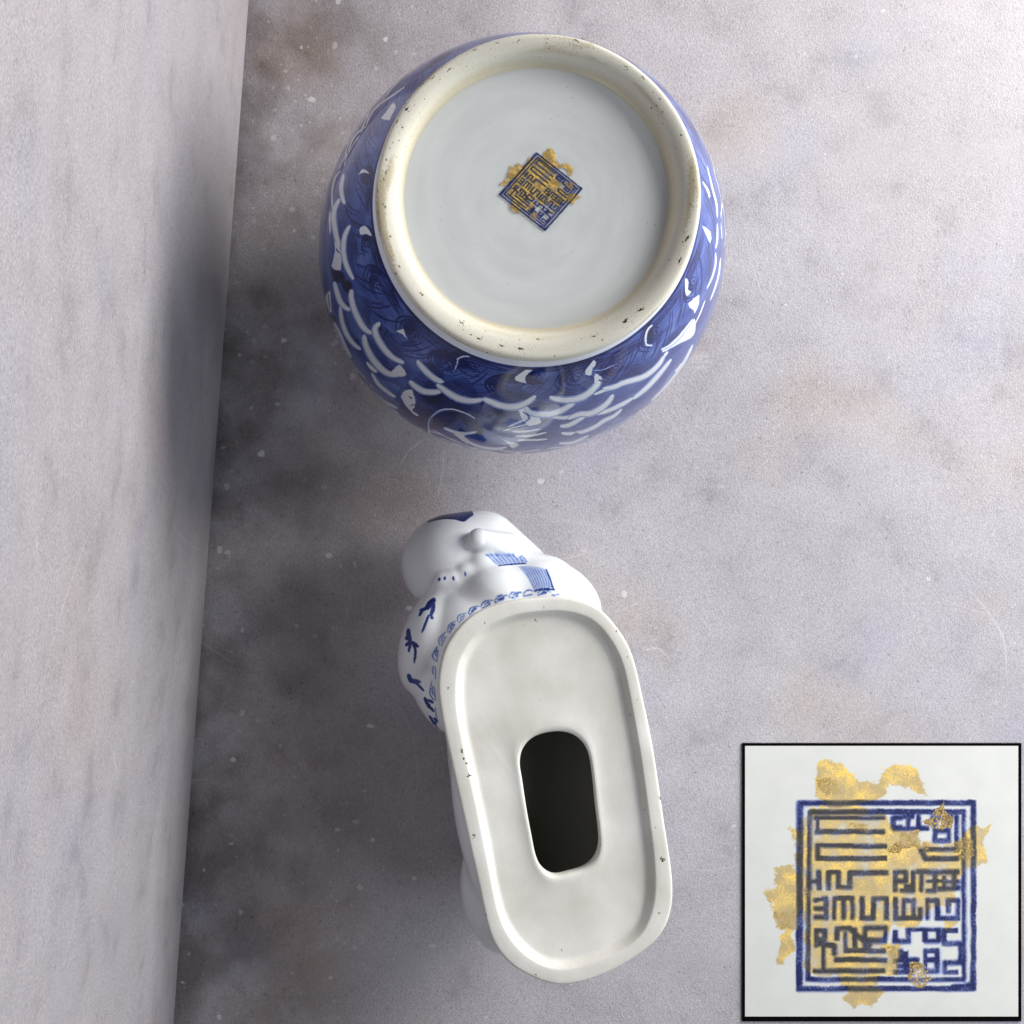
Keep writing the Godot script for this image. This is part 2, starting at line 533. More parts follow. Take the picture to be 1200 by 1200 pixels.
func paint_jar() -> Texture2D:
	jar_paint = Image.create_empty(int(JW), int(JH), false, Image.FORMAT_L8)
	jar_paint.fill(Color(0.55, 0.55, 0.55))
	# all round: staggered rows of scales, then the breaking waves beside the foot
	var row := 0
	var s := 34.0
	while s < 236.0:
		var count := 26
		for i in count:
			var c := (i + 0.5 * (row % 2) + rng.randf_range(-0.08, 0.08)) * 360.0 / count
			var w := 360.0 / count * 0.58
			var h := rng.randf_range(13.0, 17.0)
			var rim := [c - w, s + 2.0, c - w * 0.7, s - h * 0.55, c, s - h, c + w * 0.7, s - h * 0.55, c + w, s + 2.0]
			jscale(rim, c, s + 10.0, rng.randf_range(0.6, 0.78), 5)
			jline(12.0, 0.02, rim, 0.8)
		s += 17.0
		row += 1
	jpoly(0.54, [4, 148, 60, 146, 120, 146, 198, 148, 198, 252, 150, 252, 60, 252, 4, 252])
	jpoly(0.51, [0, 214, 120, 214, 240, 214, 359.9, 214, 359.9, 254, 240, 254, 120, 254, 0, 254])
	for i in 150:                                    # hair lines of the sea, leaning along the foot
		var th := i * 2.4 + rng.randf_range(-0.9, 0.9)
		var lean := rng.randf_range(9.0, 14.0)
		var low := rng.randf_range(214.0, 232.0)
		jline(rng.randf_range(2.6, 4.6), rng.randf_range(0.70, 0.88), [th, low, th - lean * 0.30, low + 4.0, th - lean * 0.7, low + 13.0, th - lean, minf(low + 24.0, 251.0)], 0.9)
	for i in 7:
		jcurl(240.0 + i * 15.0, 230.0 + rng.randf_range(-4, 3), 7.0)
	jscale([158.3,145.9,155.7,139.8,152.5,140.6,149.7,128.4], 149.1, 175.1, 0.7, 4)
	jpoly(0.3, [158.7,141.1,158.7,131.3,156.4,146.3,155.5,143.7,154.4,143.2,153.3,144.1,152.2,144.1,151,142.8,149.9,140.2,148.8,141.1,149.2,135.2,149.6,142.8,151.7,132.4,152.7,136.8,153.8,137.2,155,136,156.1,134.8,157.1,136,158.1,137.6,159.4,131.7])
	jpoly(0.03, [158.5,143.2,158.2,138.1,157.5,132.8,155.1,147.7,155.6,128,154.2,132,153.1,132.4,152,128.7,149.6,143.2,148.7,142.8,149.3,133.2,149.8,139.4,150.9,143.7,153.3,129.1,154.4,129.1,154.2,146.3,155.2,146.3,156.2,147.7,158.8,129.1,158.1,148.5])
	jscale([157.6,155.1,154.2,157.3,150.8,153.4,147,149.9], 147.2, 186.7, 0.7, 4)
	jpoly(0.3, [158,150.3,157.4,146.8,156.2,146.8,155,146.3,154,145,152.9,142.8,151.7,141.5,150.2,141.5,148.6,141.9,147.3,145.4,146.7,153.8,147.4,158.1,148.8,159.8,150.2,161.5,151.3,162.8,152.4,164,153.5,164.9,154.8,164.5,156.2,162.8,157.3,159])
	jpoly(0.03, [157.8,152.5,157.1,150.8,155.9,151.2,154.7,151.2,153.6,149.9,152.5,148.1,151.3,146.8,149.8,146.3,148.3,145.9,147.1,147.7,146.8,152.5,147.6,155.6,149,157.3,150.4,158.6,151.5,159.8,152.6,161.5,153.8,161.9,155.1,161.5,156.4,160.2,157.4,157.7])
	jscale([130.1,133.6,127.3,130.2,124.3,121.2], 124.7, 165.3, 0.75, 3)
	jpoly(0.3, [130.3,128,129.4,134.8,128.4,132,127.3,130.9,126,133.6,125.1,122.9,123.9,132,124.1,128.7,124.9,132.4,126.2,130.9,127.4,129.5,128.4,129.5,129.5,129.5,130.5,122.6])
	jpoly(0.03, [130.2,130.2,129.7,124.6,128.2,136.4,127.2,135.6,126.3,123.1,124.9,128.7,123.9,134,124.1,126.1,125,128,126.3,125.2,127.6,122,128.7,122.3,129.7,123.7,130,136])
	jscale([138.8,136.8,135.6,136,131.4,135.6,127.6,149], 130.5, 178.5, 0.62, 5)
	jpoly(0.3, [139.1,130.2,138,137.6,136.9,134.8,135.6,134.8,134.1,137.2,133,128,131.4,134.4,130.2,129.1,128.7,138.1,127.6,145.4,127.5,152.1,128.4,152.1,129.7,149.4,131.1,145.9,132.6,143.2,134.1,140.2,135.5,137.2,136.8,136,138,134.8,139.2,128.7])
	jpoly(0.03, [139,133.2,138.4,128,137.4,124.6,136.1,124.9,134.5,129.8,132.8,134.8,131.8,125.5,130.1,134.4,128.6,141.5,127.6,146.8,127.5,150.8,128.5,149.9,129.8,146.3,131.2,142.4,132.7,138.9,134.3,135.2,135.8,131.7,137.1,129.8,138.3,129.5,139.4,124.2])
	jscale([138.7,170.4,135.4,164.5,131.5,166.6,129.1,169.1], 129.1, 190.1, 0.6, 3)
	jpoly(0.3, [138.9,168.3,138.2,164.5,137,160.7,135.7,158.6,134.3,158.6,132.9,159.4,131.7,160.7,130.6,162.4,129.8,164,129.2,167,129.1,170.8,129.6,172.1,130.4,171.7,131.4,171.3,132.5,170.8,133.8,170,135,170,136.3,170.8,137.5,172.5,138.5,172.5])
	jpoly(0.03, [138.8,169.1,138,166.2,136.9,163.2,135.6,160.7,134.2,161.1,132.8,161.9,131.6,163.2,130.6,164.5,129.8,165.7,129.2,167.9,129.1,170,129.7,170.8,130.5,170,131.4,169.6,132.6,168.7,133.9,167.9,135.2,167.9,136.4,169.1,137.6,171.3,138.6,171.7])
	jpoly(0.03, [141.7,175.5,141.2,174.2,140.4,173.8,139.5,173.8,138.7,174.7,138,175.9,137.4,178.1,137.3,180.6,137.8,181.5,138.5,181.1,139.2,180.6,140,180.2,140.9,179.8,141.5,178.5])
	jscale([80.3,191.4,77.8,190.1,75.3,193.6,72.8,197.6], 78.7, 208.7, 0.66, 4)
	jpoly(0.3, [80.2,189.2,79.5,187.1,78.5,185.8,77.4,185.4,76.5,186.2,75.6,187.5,74.8,189.2,73.9,191,73,193.2,72.6,195.8,73,199.4,73.8,199.8,74.8,198.9,75.8,197.6,76.6,196.3,77.4,195.4,78.1,194.5,78.9,194.1,79.8,194.5,80.4,193.2])
	jpoly(0.03, [80.3,190.1,79.6,188.8,78.6,187.5,77.5,187.1,76.6,187.9,75.8,189.2,75,191,74.1,192.7,73.2,194.5,72.7,196.7,72.9,198.5,73.7,198.5,74.6,197.2,75.6,195.8,76.4,194.9,77.2,193.6,78,192.7,78.8,192.7,79.7,192.7,80.3,192.3])
	jscale([79.5,178.9,76.8,173.8,73.2,170.8,69.4,172.5,66.4,178.1,63.4,177.6,61.1,183.2], 71.6, 190.6, 0.66, 5)
	jpoly(0.3, [79.5,177.2,78.8,174.7,77.8,171.7,76.7,169.1,75.5,167.4,74.2,165.7,72.8,164.9,71.5,164.5,70.1,165.3,68.9,166.2,67.8,168.3,66.8,170.8,65.9,172.5,65,172.5,64,172.1,63,173,62,175.1,61.2,178.1,60.8,181.1,61.3,185.4,62.1,184.9,63,183.6,63.9,182.4,64.8,182.8,65.8,183.2,66.9,183.2,68,181.9,68.9,179.8,69.9,178.1,71.1,177.2,72.3,176.4,73.6,176.4,74.8,176.8,75.9,177.2,77,178.5,77.9,179.4,78.8,181.1,79.5,181.1])
	jpoly(0.03, [79.5,178.1,78.8,175.9,77.8,173.4,76.7,171.3,75.6,169.6,74.3,168.3,73,167.4,71.7,167.4,70.3,167.9,69.1,168.7,68,170.8,67.1,173.4,66.1,174.7,65.2,175.1,64.2,174.7,63.2,174.7,62.2,176.8,61.4,179.4,60.9,181.9,61.2,184.5,61.9,183.6,62.8,181.9,63.7,180.6,64.6,180.6,65.6,181.1,66.7,181.1,67.7,179.8,68.7,177.6,69.7,175.9,70.9,175.1,72.2,174.2,73.4,174.2,74.6,174.7,75.8,175.5,76.9,176.8,77.9,178.1,78.8,179.8,79.5,180.2])
	jscale([79.5,157.3,76.5,150.3,74.2,149.4,70.7,156.4], 75.1, 174.2, 0.6, 3)
	jpoly(0.3, [79.4,154.7,78.5,150.3,77.3,145.9,76.1,142.4,75.2,139.8,74.4,138.9,73.6,140.2,72.4,143.7,71.2,148.5,70.5,153.4,70.9,159,72.1,159.8,73.5,158.1,74.7,156.4,75.5,156,76.1,156.4,76.8,157.3,77.8,158.6,78.8,159.8,79.6,159.4])
	jpoly(0.03, [79.4,155.6,78.6,152.5,77.4,149,76.3,145.9,75.5,144.1,74.7,143.2,73.8,144.1,72.7,147.2,71.4,150.8,70.6,154.7,70.8,158.1,71.9,157.7,73.3,155.6,74.5,153.8,75.3,153.4,76,153.8,76.7,154.7,77.7,156.4,78.8,158.1,79.5,158.6])
	jscale([69.3,125.2,64,132.4,58.2,141.9,52.4,135.6], 62.8, 172.5, 0.6, 4)
	jpoly(0.3, [70.2,139.4,68.6,136.4,66.4,136,64.2,136.4,62.3,138.9,60.2,141.5,58.4,145,56.8,149.9,54.2,141.1,53.6,149.9,53.2,144.6,54.7,146.8,56.3,142.8,58,138.5,59.8,135.2,61.7,131.3,65,145.4,67,143.2,68.9,140.6,69.9,134])
	jpoly(0.03, [70.4,141.1,68.8,140.2,66.7,140.6,64.6,141.5,62.6,143.7,60.6,146.3,58.8,149,55.8,138.1,54.6,145.9,53.8,151.6,53,142.4,54.3,142.4,55.7,136,58.8,149,60.7,146.8,62.7,144.1,64.7,141.5,66.7,139.4,68.7,137.2,69.8,131.7])
	jscale([69.9,195.4,66.4,192.3,63.1,191.4,60.3,191,57.4,191], 63.0, 208.7, 0.8, 3)
	jpoly(0.3, [69.8,193.6,68.8,191.4,67.4,189.2,66.1,187.9,64.9,187.1,63.7,186.7,62.7,186.2,61.7,186.2,60.7,185.8,59.9,186.2,58.8,186.2,57.8,187.1,57.2,188.8,57.6,193.2,58.5,194.9,59.6,195.4,60.7,195.4,61.6,195.8,62.5,196.3,63.5,196.3,64.5,196.3,65.6,196.7,66.6,196.7,67.8,197.2,69.1,198.1,70,197.2])
	jpoly(0.03, [69.8,194.5,68.9,192.7,67.5,191,66.2,189.7,65,189.2,63.9,188.8,62.8,188.4,61.9,188.4,60.9,187.9,60,187.9,59,188.4,57.9,188.8,57.3,189.7,57.5,192.3,58.4,193.2,59.5,193.6,60.6,194.1,61.5,194.1,62.4,194.5,63.3,194.5,64.4,194.5,65.5,194.9,66.5,194.9,67.8,195.8,69.1,196.7,69.9,196.3])
	jscale([57.4,189.7,53.2,191.4,48,196.7,42.6,201.6], 50.1, 203.9, 0.62, 5)
	jpoly(0.3, [57.1,187.1,55.9,185.4,54.2,184.9,52.5,185.4,50.8,186.7,49.1,188.8,47.2,190.6,45.3,193.2,43.4,195.8,42.3,199.4,42.9,203.9,44.6,204.8,46.7,203.4,48.7,202.1,50.5,200.3,52.2,198.5,53.8,196.7,55.4,195.4,56.8,194.5,57.6,191.9])
	jpoly(0.03, [57.2,187.9,56,187.1,54.5,187.1,52.8,187.9,51.1,189.2,49.3,191,47.6,193.2,45.6,195.4,43.6,197.6,42.4,200.3,42.7,203,44.3,203,46.4,201.6,48.4,199.8,50.2,198.1,52,196.3,53.6,194.9,55.2,193.6,56.6,192.7,57.5,191])
	jscale([49.8,152.1,44.1,156.8,37.9,167,33.1,181.5], 44.1, 179.8, 0.55, 5)
	jpoly(0.3, [49.1,144.6,48.6,156.4,46.4,156,44.1,157.3,42,159.8,39.9,163.2,36.4,153,35,163.2,33.6,171.7,32.7,178.5,33.4,184.1,35.1,183.6,37,179.4,38.9,175.1,41,172.5,43.1,169.6,45.1,166.6,47.2,164.5,49.2,161.9,50.3,156.8])
	jpoly(0.03, [49.4,148.1,47.6,145.4,45.2,144.1,42.9,145,41,149.9,39.1,155.1,37.2,160.2,35.5,167.4,33.9,174.2,32.9,179.4,33.3,183.2,34.8,181.5,36.6,176.8,38.5,172.1,40.6,169.1,42.7,166.2,44.8,163.6,46.9,161.1,49,159.4,50.1,155.1])
	jpoly(0.03, [41.3,171.7,40.6,169.1,39.9,167.9,39.1,167,38.5,167.9,38.1,169.6,37.9,172.1,38.3,175.1,38.9,176.4,39.5,175.9,40,175.5,40.6,175.5,41.3,175.9,41.6,174.7])
	jscale([84.9,210.5,80.6,203.9,77.5,202.1,74.4,203.4], 79.9, 219.9, 0.74, 3)
	jpoly(0.3, [84.9,209.2,83.8,206.5,82.2,203.4,80.6,200.7,79.4,199.4,78.3,198.9,77.3,198.9,76.1,199.4,75,200.3,74.3,202.1,74.6,204.8,75.5,205.6,76.6,205.6,77.8,205.6,78.7,205.6,79.6,206.1,80.6,207,82,208.7,83.7,210.9,84.9,211.8])
	jpoly(0.03, [84.9,209.6,83.8,207.4,82.2,204.3,80.6,202.1,79.4,200.7,78.4,200.3,77.4,200.3,76.2,200.7,75.1,201.6,74.4,202.5,74.5,204.3,75.4,204.8,76.5,204.3,77.7,204.3,78.6,204.3,79.6,204.8,80.6,205.6,82.1,207.9,83.7,210.1,84.9,211.4])
	jscale([78,200.3,74.7,202.5,71.2,198.9,68.3,200.3,65.6,204.8,63.9,211.4], 71.3, 221.6, 0.72, 3)
	jpoly(0.3, [77.8,198.1,76.8,197.6,75.6,198.1,74.4,197.6,73.4,196.7,72.2,194.5,70.9,193.2,69.7,192.7,68.7,193.6,67.7,194.5,66.7,195.8,65.7,197.6,64.8,199.8,64.1,203.4,63.6,206.5,63.5,209.6,64.3,213.1,65,212.7,65.7,210.5,66.3,208.7,67.1,207.4,68.1,206.5,69,205.6,69.8,204.8,70.7,204.3,71.5,204.3,72.5,205.2,73.7,206.5,75,207,76.3,206.5,77.5,204.8,78.2,202.5])
	jpoly(0.03, [77.9,198.9,76.9,198.9,75.7,199.8,74.5,199.8,73.4,198.5,72.3,196.7,71,195.4,69.9,195.4,68.9,195.8,67.9,196.7,66.9,198.1,66,199.8,65.2,202.1,64.4,204.8,63.9,207.9,63.6,210.5,64.1,212.7,64.7,211.4,65.4,209.2,66.1,207.4,66.9,205.6,67.8,204.3,68.7,203.4,69.6,202.5,70.5,202.1,71.4,202.1,72.4,203,73.6,204.8,74.8,205.2,76.2,204.8,77.4,203.4,78.1,201.6])
	jpoly(0.74, [127.5,198.5,125,206.1,121.1,213.6,116.3,214.4,111.2,214.4,106.7,218.6,102.4,222,98.1,222.8,94.6,220.7,93,213.6,92.8,204.8,94.1,194.9,96.5,187.1,100,184.9,103.9,186.7,107.1,194.9,110.1,201.6,113.3,198.5,115.9,189.7,117.1,178.1,117.5,161.9,116.9,136,116.8,126.1,119.4,135.2,122.9,132.8,125.4,133.6,126.9,147.7,127.3,178.9])
	jpoly(0.95, [117.5,200.3,117.4,199.4,117.1,198.1,116.9,196.7,116.5,195.4,116.1,194.5,115.8,194.1,115.7,194.9,116,195.4,116.4,196.3,116.7,197.6,117,198.5,117.2,199.8,117.3,200.7])
	jpoly(0.95, [116.2,201.6,116,200.7,115.8,199.4,115.5,198.1,115.2,196.7,114.8,195.8,114.5,195.4,114.4,195.8,114.7,196.7,115.1,197.6,115.4,198.9,115.6,199.8,115.9,201.2,116,202.1])
	jpoly(0.95, [114.8,203,114.7,202.1,114.5,200.7,114.2,199.4,113.8,198.1,113.4,196.7,113.1,196.3,113,197.2,113.3,198.1,113.7,198.9,114.1,199.8,114.3,201.2,114.5,202.5,114.7,203.4])
	jpoly(0.95, [113.5,203.9,113.4,203,113.2,201.6,112.9,200.3,112.5,198.9,112.1,198.1,111.8,197.2,111.7,198.1,112,198.9,112.4,199.8,112.7,200.7,113,202.1,113.2,203.4,113.3,204.3])
	jpoly(0.95, [112.1,204.8,112,203.9,111.8,202.5,111.6,201.2,111.2,199.8,110.8,198.9,110.5,198.1,110.4,198.9,110.7,199.4,111.1,200.7,111.4,201.6,111.6,203,111.8,204.3,112,205.2])
	jpoly(0.95, [110.8,205.6,110.7,204.8,110.5,203.4,110.2,201.6,109.9,200.7,109.4,199.4,109.1,198.5,109.1,199.4,109.3,200.3,109.7,201.2,110.1,202.5,110.3,203.9,110.5,205.2,110.6,206.1])
	jpoly(0.95, [109.4,206.1,109.3,205.2,109.1,203.9,108.9,202.5,108.5,201.2,108.1,199.8,107.8,198.9,107.7,199.8,108,200.7,108.4,202.1,108.7,203,109,204.3,109.1,205.6,109.3,206.5])
	jpoly(0.95, [108.1,207,108,205.6,107.8,204.3,107.5,203,107.2,201.6,106.8,200.3,106.5,199.4,106.4,200.3,106.7,201.2,107,202.1,107.4,203.4,107.6,204.8,107.8,206.1,107.9,207])
	jpoly(0.95, [106.7,207,106.6,206.1,106.4,204.8,106.2,203,105.8,201.6,105.4,200.3,105.1,199.8,105,200.3,105.3,201.2,105.7,202.5,106,203.9,106.3,205.2,106.4,206.5,106.6,207.4])
	jpoly(0.95, [105.4,207.4,105.3,206.1,105.1,204.8,104.8,203.4,104.5,201.6,104.1,200.7,103.8,199.8,103.7,200.3,104,201.2,104.4,202.5,104.7,203.9,104.9,205.2,105.1,206.5,105.2,207.4])
	jpoly(0.95, [104.2,209.2,104.1,208.3,103.9,207,103.6,205.2,103.3,203.9,102.9,202.5,102.6,201.6,102.5,202.5,102.8,203.4,103.1,204.8,103.5,206.1,103.7,207.4,103.9,208.7,104,209.6])
	jpoly(0.95, [102.9,211.4,102.8,210.1,102.7,208.7,102.4,207,102.1,205.6,101.7,204.3,101.4,203.4,101.3,204.3,101.5,205.2,101.9,206.5,102.2,207.9,102.5,209.2,102.6,210.5,102.8,211.4])
	jpoly(0.95, [101.7,212.7,101.6,211.8,101.4,210.5,101.2,208.7,100.8,207.4,100.4,206.1,100.1,205.2,100,206.1,100.3,207,100.7,208.3,101,209.6,101.2,210.9,101.4,212.3,101.5,213.1])
	jpoly(0.95, [100.4,214.4,100.3,213.6,100.2,211.8,99.9,210.5,99.6,209.2,99.2,207.9,98.9,207,98.8,207.4,99.1,208.3,99.4,209.6,99.8,210.9,100,212.3,100.1,213.6,100.3,214.9])
	jpoly(0.95, [99.2,216.1,99.1,214.9,98.9,213.6,98.7,211.8,98.3,210.5,97.9,209.2,97.7,208.3,97.6,208.7,97.8,210.1,98.2,211.4,98.5,212.7,98.7,214,98.9,215.3,99,216.1])
	jpoly(0.86, [116.9,176.8,116,184.1,114.7,191.4,112.8,195.8,110.9,198.1,109.1,197.6,107.6,195.8,105.8,191.4,104.9,185.4,106.1,178.1,108.2,171.3,110.3,167,112.5,163.6,114.4,158.6,115.9,157.3,116.6,167.4])
	jpoly(1.0, [106.5,198.5,105.5,197.2,104.4,194.1,103.1,188.4,102.2,181.5,101.9,173.4,102.2,166.6,103,167,103.9,171.3,104.4,177.6,104.9,185.4,105.7,192.7])
	jpoly(0.03, [116,128.4,116.4,128,116.8,141.9,117.1,151.6,117.4,159,117.5,164.9,117.5,170.8,117.1,177.2,116.5,184.1,115.8,189.2,115.1,192.3,114.3,194.9,113.5,196.7,112.6,198.5,111.6,199.4,110.6,199.8,109.5,199.8,108.3,199.8,107.4,198.9,106.5,198.1,105.8,196.7,105.3,196.3,105.3,196.7,105.7,198.1,106.4,199.4,107.3,200.7,108.3,201.2,109.5,201.6,110.6,201.6,111.6,201.2,112.7,200.3,113.6,198.5,114.5,196.7,115.3,194.1,116.1,190.6,116.8,184.9,117.4,178.1,117.8,171.3,117.9,164.5,117.7,157.7,117.5,149.9,117.1,139.4,116.6,123.1,116.1,125.5])
	jpoly(0.03, [115.9,129.1,116.1,132.8,116.6,145.9,117.2,152.1,117.4,149.9,117.3,139.8,116.9,120.9,116.2,124.6])
	jscale([113.1,165.3,109.9,164.9,106.8,169.1,103.7,178.1], 109.7, 188.4, 0.84, 4)
	jpoly(0.3, [113.1,164,112.3,161.9,111.1,161.1,109.9,160.7,108.8,161.5,107.7,163.2,106.6,165.3,105.5,169.1,104.3,173,103.6,176.8,103.8,179.4,104.7,178.1,105.9,175.1,107,172.5,108,170.8,109,170,110,169.1,111.1,168.7,112.2,168.7,113.1,167])
	jpoly(0.03, [113.1,164.5,112.3,163.2,111.1,162.8,109.9,162.8,108.9,163.2,107.8,164.5,106.7,166.6,105.5,170,104.4,174.2,103.7,177.2,103.8,178.5,104.6,177.2,105.8,173.8,106.9,171.3,107.9,169.6,108.9,168.3,110,167.4,111.1,167.4,112.2,167.4,113.1,166.6])
	jpoly(0.03, [116.2,147.7,115.2,146.8,113.8,146.3,112.4,145,111.1,142.4,109.7,138.5,108.8,136,108.8,137.6,109.7,141.9,111,145.9,112.4,148.5,113.7,149.4,115.1,149.9,116.1,149])
	jscale([106.7,159.4,104,149,100.2,143.7,96.4,147.7,94.2,155.6], 101.9, 177.2, 0.72, 3)
	jpoly(0.3, [106.7,157.7,106.2,153.4,105.2,148.1,104.1,142.8,102.8,139.4,101.4,136.8,100,135.6,98.7,136.4,97.3,138.5,96.1,141.1,95.2,145,94.5,149.4,94.1,153.4,94.3,157.7,94.9,157.3,95.7,155.1,96.6,153.4,97.7,152.1,99,150.8,100.3,150.3,101.5,151.2,102.8,152.5,104,154.3,105,156.8,105.9,159.8,106.6,161.1])
	jpoly(0.03, [106.7,158.6,106.1,154.7,105.2,149.9,104.1,145.4,102.8,142.4,101.5,140.2,100.1,138.9,98.7,139.8,97.4,141.5,96.2,144.1,95.3,147.2,94.6,151.2,94.1,154.3,94.3,156.8,94.9,156,95.6,153.4,96.5,151.2,97.6,149.9,98.9,148.5,100.2,148.1,101.5,148.5,102.8,150.3,104,152.1,105,155.1,105.9,159,106.6,160.2])
	jpoly(0.03, [112.9,132.4,111.8,132.8,110.3,134.4,108.6,122,107,121.8,105.5,134.8,103.6,134.8,100.8,123.7,97.8,125.5,95.7,125.8,95.8,130.2,98,133.2,100.9,133.2,103.5,131.7,105.4,131.7,107.1,132.8,108.6,132.8,110.3,130.6,111.9,127.1,113,120.9])
	jpoly(0.03, [110,160.7,108.4,164.9,106.7,167.4,106.6,163.6,106.6,157.3,105.5,150.3,104.6,143.7,105.3,145,106.6,149.4,108.4,156])
	jpoly(0.03, [97.4,174.2,95.7,171.7,93.7,168.3,92.1,166.2,91.1,163.6,91.3,159,92,154.3,92.4,152.1,92.9,153.8,94,161.9,95.2,169.1,96.4,172.5])
	jpoly(0.03, [127.4,189.2,126.7,193.2,125.7,196.3,125.2,194.5,124.6,191.4,123.8,189.7,123,186.7,122.9,178.1,123.1,168.3,123.5,164.5,124.4,164.9,126.1,169.1,127.7,175.5,127.8,183.2])
	jpoly(0.9, [125.6,184.9,125.3,184.1,124.9,183.6,124.6,184.1,124.6,184.9,124.8,185.8,125.2,186.2,125.6,185.8])
	jpoly(0.85, [124.2,189.7,124,188.4,123.6,186.7,123.3,184.5,123.1,181.5,123.1,178.1,123.1,175.9,123,175.9,122.9,178.5,122.9,181.9,123,185.4,123.4,187.5,123.8,189.2,124.2,190.1])
	jpoly(0.8, [124.1,171.3,123.9,173.4,123.6,176.4,123.5,178.9,123.6,178.9,123.8,176.8,124.1,173.8,124.2,171.3])
	jpoly(0.03, [123.8,164.5,123.5,163.2,122.9,162.4,122.4,161.5,121.8,161.5,121.3,161.9,120.9,163.2,120.9,165.3,121.2,166.2,121.7,166.2,122.2,166.6,122.8,166.6,123.3,167,123.8,166.2])
	jpoly(0.84, [124.6,204.8,123.1,208.7,121,212.7,118.7,212.3,116.9,210.1,116.4,206.1,116.9,200.7,118.4,192.7,120.5,187.5,122.7,195.8])
	jpoly(0.55, [94.7,201.6,92.7,203.9,89.8,204.8,85.5,204.8,82.1,200.3,82,187.9,83.7,173.8,86.6,164.5,90.1,161.5,93.7,171.3,96.3,182.8,95.9,194.1])
	jpoly(0.03, [95.2,193.6,94.3,195.4,93.1,198.5,92,201.2,91.2,203.9,90.7,206.1,90.3,207.9,90.5,208.7,91,207.9,91.6,205.6,92.4,203.4,93.4,200.7,94.6,197.6,95.4,194.9])
	jpoly(0.03, [94,186.2,93,185.8,91.7,185.8,90.2,186.2,88.6,187.5,86.9,188.8,85.7,190.1,85.8,191.4,87.1,191.4,88.8,190.1,90.4,189.2,91.8,188.8,93.1,188.4,94,187.5])
	jpoly(0.03, [92.7,179.4,91.5,178.9,89.9,178.5,88.3,178.9,86.6,180.2,84.9,181.9,83.8,183.6,83.9,184.9,85.1,184.9,86.8,183.2,88.4,181.9,90,181.5,91.6,181.5,92.7,180.6])
	jpoly(0.03, [91.9,171.7,90.7,170.8,88.9,170.8,87.2,170.4,85.7,170,84.1,170,83.1,170.8,83.2,172.1,84.3,173.4,85.8,173.8,87.4,174.2,89.1,174.2,90.8,174.2,92,173.4])
	jpoly(0.03, [96.4,186.7,95.6,187.9,94.4,190.1,93.2,192.3,92,194.1,90.6,195.4,89.4,196.7,88.1,198.5,86.9,200.3,86.1,201.6,86.2,202.5,87.1,202.1,88.3,200.7,89.6,199.4,90.9,198.1,92.2,196.7,93.4,194.9,94.6,192.7,95.8,190.1,96.5,187.5])
	jpoly(0.95, [94.6,190.1,93.7,191,92.4,192.7,91,194.5,89.7,196.3,88.4,198.1,87.5,199.8,87.6,200.3,88.6,199.8,89.9,198.1,91.2,196.3,92.5,194.5,93.8,192.7,94.7,191])
	jpoly(0.95, [93.3,182.4,92.1,181.9,90.5,181.9,88.9,182.4,87.3,183.6,85.7,185.8,84.6,187.1,84.7,187.9,85.9,187.5,87.4,185.8,89,184.5,90.6,184.1,92.2,184.1,93.3,183.2])
	jpoly(0.95, [92,175.1,90.9,174.7,89.2,174.2,87.6,174.2,86.1,175.1,84.6,176.4,83.6,178.1,83.7,178.9,84.7,178.9,86.2,177.6,87.7,176.8,89.3,176.8,91,176.8,92.1,176.4])
	jpoly(0.95, [88.9,194.9,88.2,195.4,87.3,196.3,86.4,197.6,85.6,199.8,84.8,202.1,84.3,204.3,84.2,206.5,84.3,208.3,84.5,209.6,84.7,209.2,84.6,208.3,84.6,207,84.6,205.6,85.1,203.9,85.9,201.6,86.6,199.4,87.5,198.1,88.3,196.7,88.9,195.8])
	jpoly(0.03, [93.7,217.8,92.7,219.1,91.4,219.5,90.5,217,89.6,213.6,88.3,210.9,87.1,207.9,86.3,203.9,86.1,199.8,87.1,197.6,88.5,196.7,89.4,196.3,90.2,198.1,91.2,202.1,92.1,207,93,213.1])
	jpoly(0.92, [92,214,91.5,212.7,90.9,211.4,90.4,209.6,90.1,208.7,90,207.9,90,206.5,90.4,204.3,91.1,201.6,91.6,199.4,91.5,198.9,90.9,200.3,90.2,203,89.6,205.6,89.6,207.9,89.8,209.6,90.1,210.9,90.7,212.7,91.4,214,91.9,214.9])
	jpoly(0.95, [86.4,197.2,85.8,198.1,85,199.8,84.4,201.6,84.2,204.3,84.3,206.5,84.5,208.3,84.7,208.3,84.8,207,84.7,205.2,84.9,203.4,85.4,201.6,86.1,199.8,86.6,198.1])
	jscale([165.4,190.6,162.4,190.1,159.5,190.1,156.9,194.9,155.1,201.2], 158.5, 214.0, 0.75, 4)
	jpoly(0.3, [165.7,187.9,165.2,185.4,164.1,184.5,163.1,183.6,162.1,183.2,161,183.2,160,183.6,158.9,185.4,157.9,187.5,156.9,190.1,156,193.6,155.3,196.7,154.9,199.8,155.2,202.5,155.7,202.5,156.3,200.7,156.9,199.4,157.6,198.5,158.3,197.2,159.1,196.3,159.9,195.8,160.8,195.8,161.8,195.8,163,195.4,164.1,195.4,165.1,193.6])
	jpoly(0.03, [165.6,189.2,164.9,187.5,163.9,186.7,162.8,186.2,161.8,185.8,160.8,185.8,159.8,186.2,158.8,187.9,157.8,189.7,156.9,192.3,156.1,194.9,155.4,197.6,155,200.3,155.1,202.1,155.7,201.2,156.3,199.4,156.9,197.6,157.6,196.3,158.4,194.9,159.2,194.1,160.1,193.6,161.1,193.6,162.1,193.6,163.2,193.6,164.3,193.6,165.2,192.3])
	jpoly(0.98, [163.4,202.5,163,208.3,162.3,214,161.3,217,160.3,217.8,159.4,215.7,158.9,211.8,159.5,207.4,160.6,203.9,162.1,202.5])
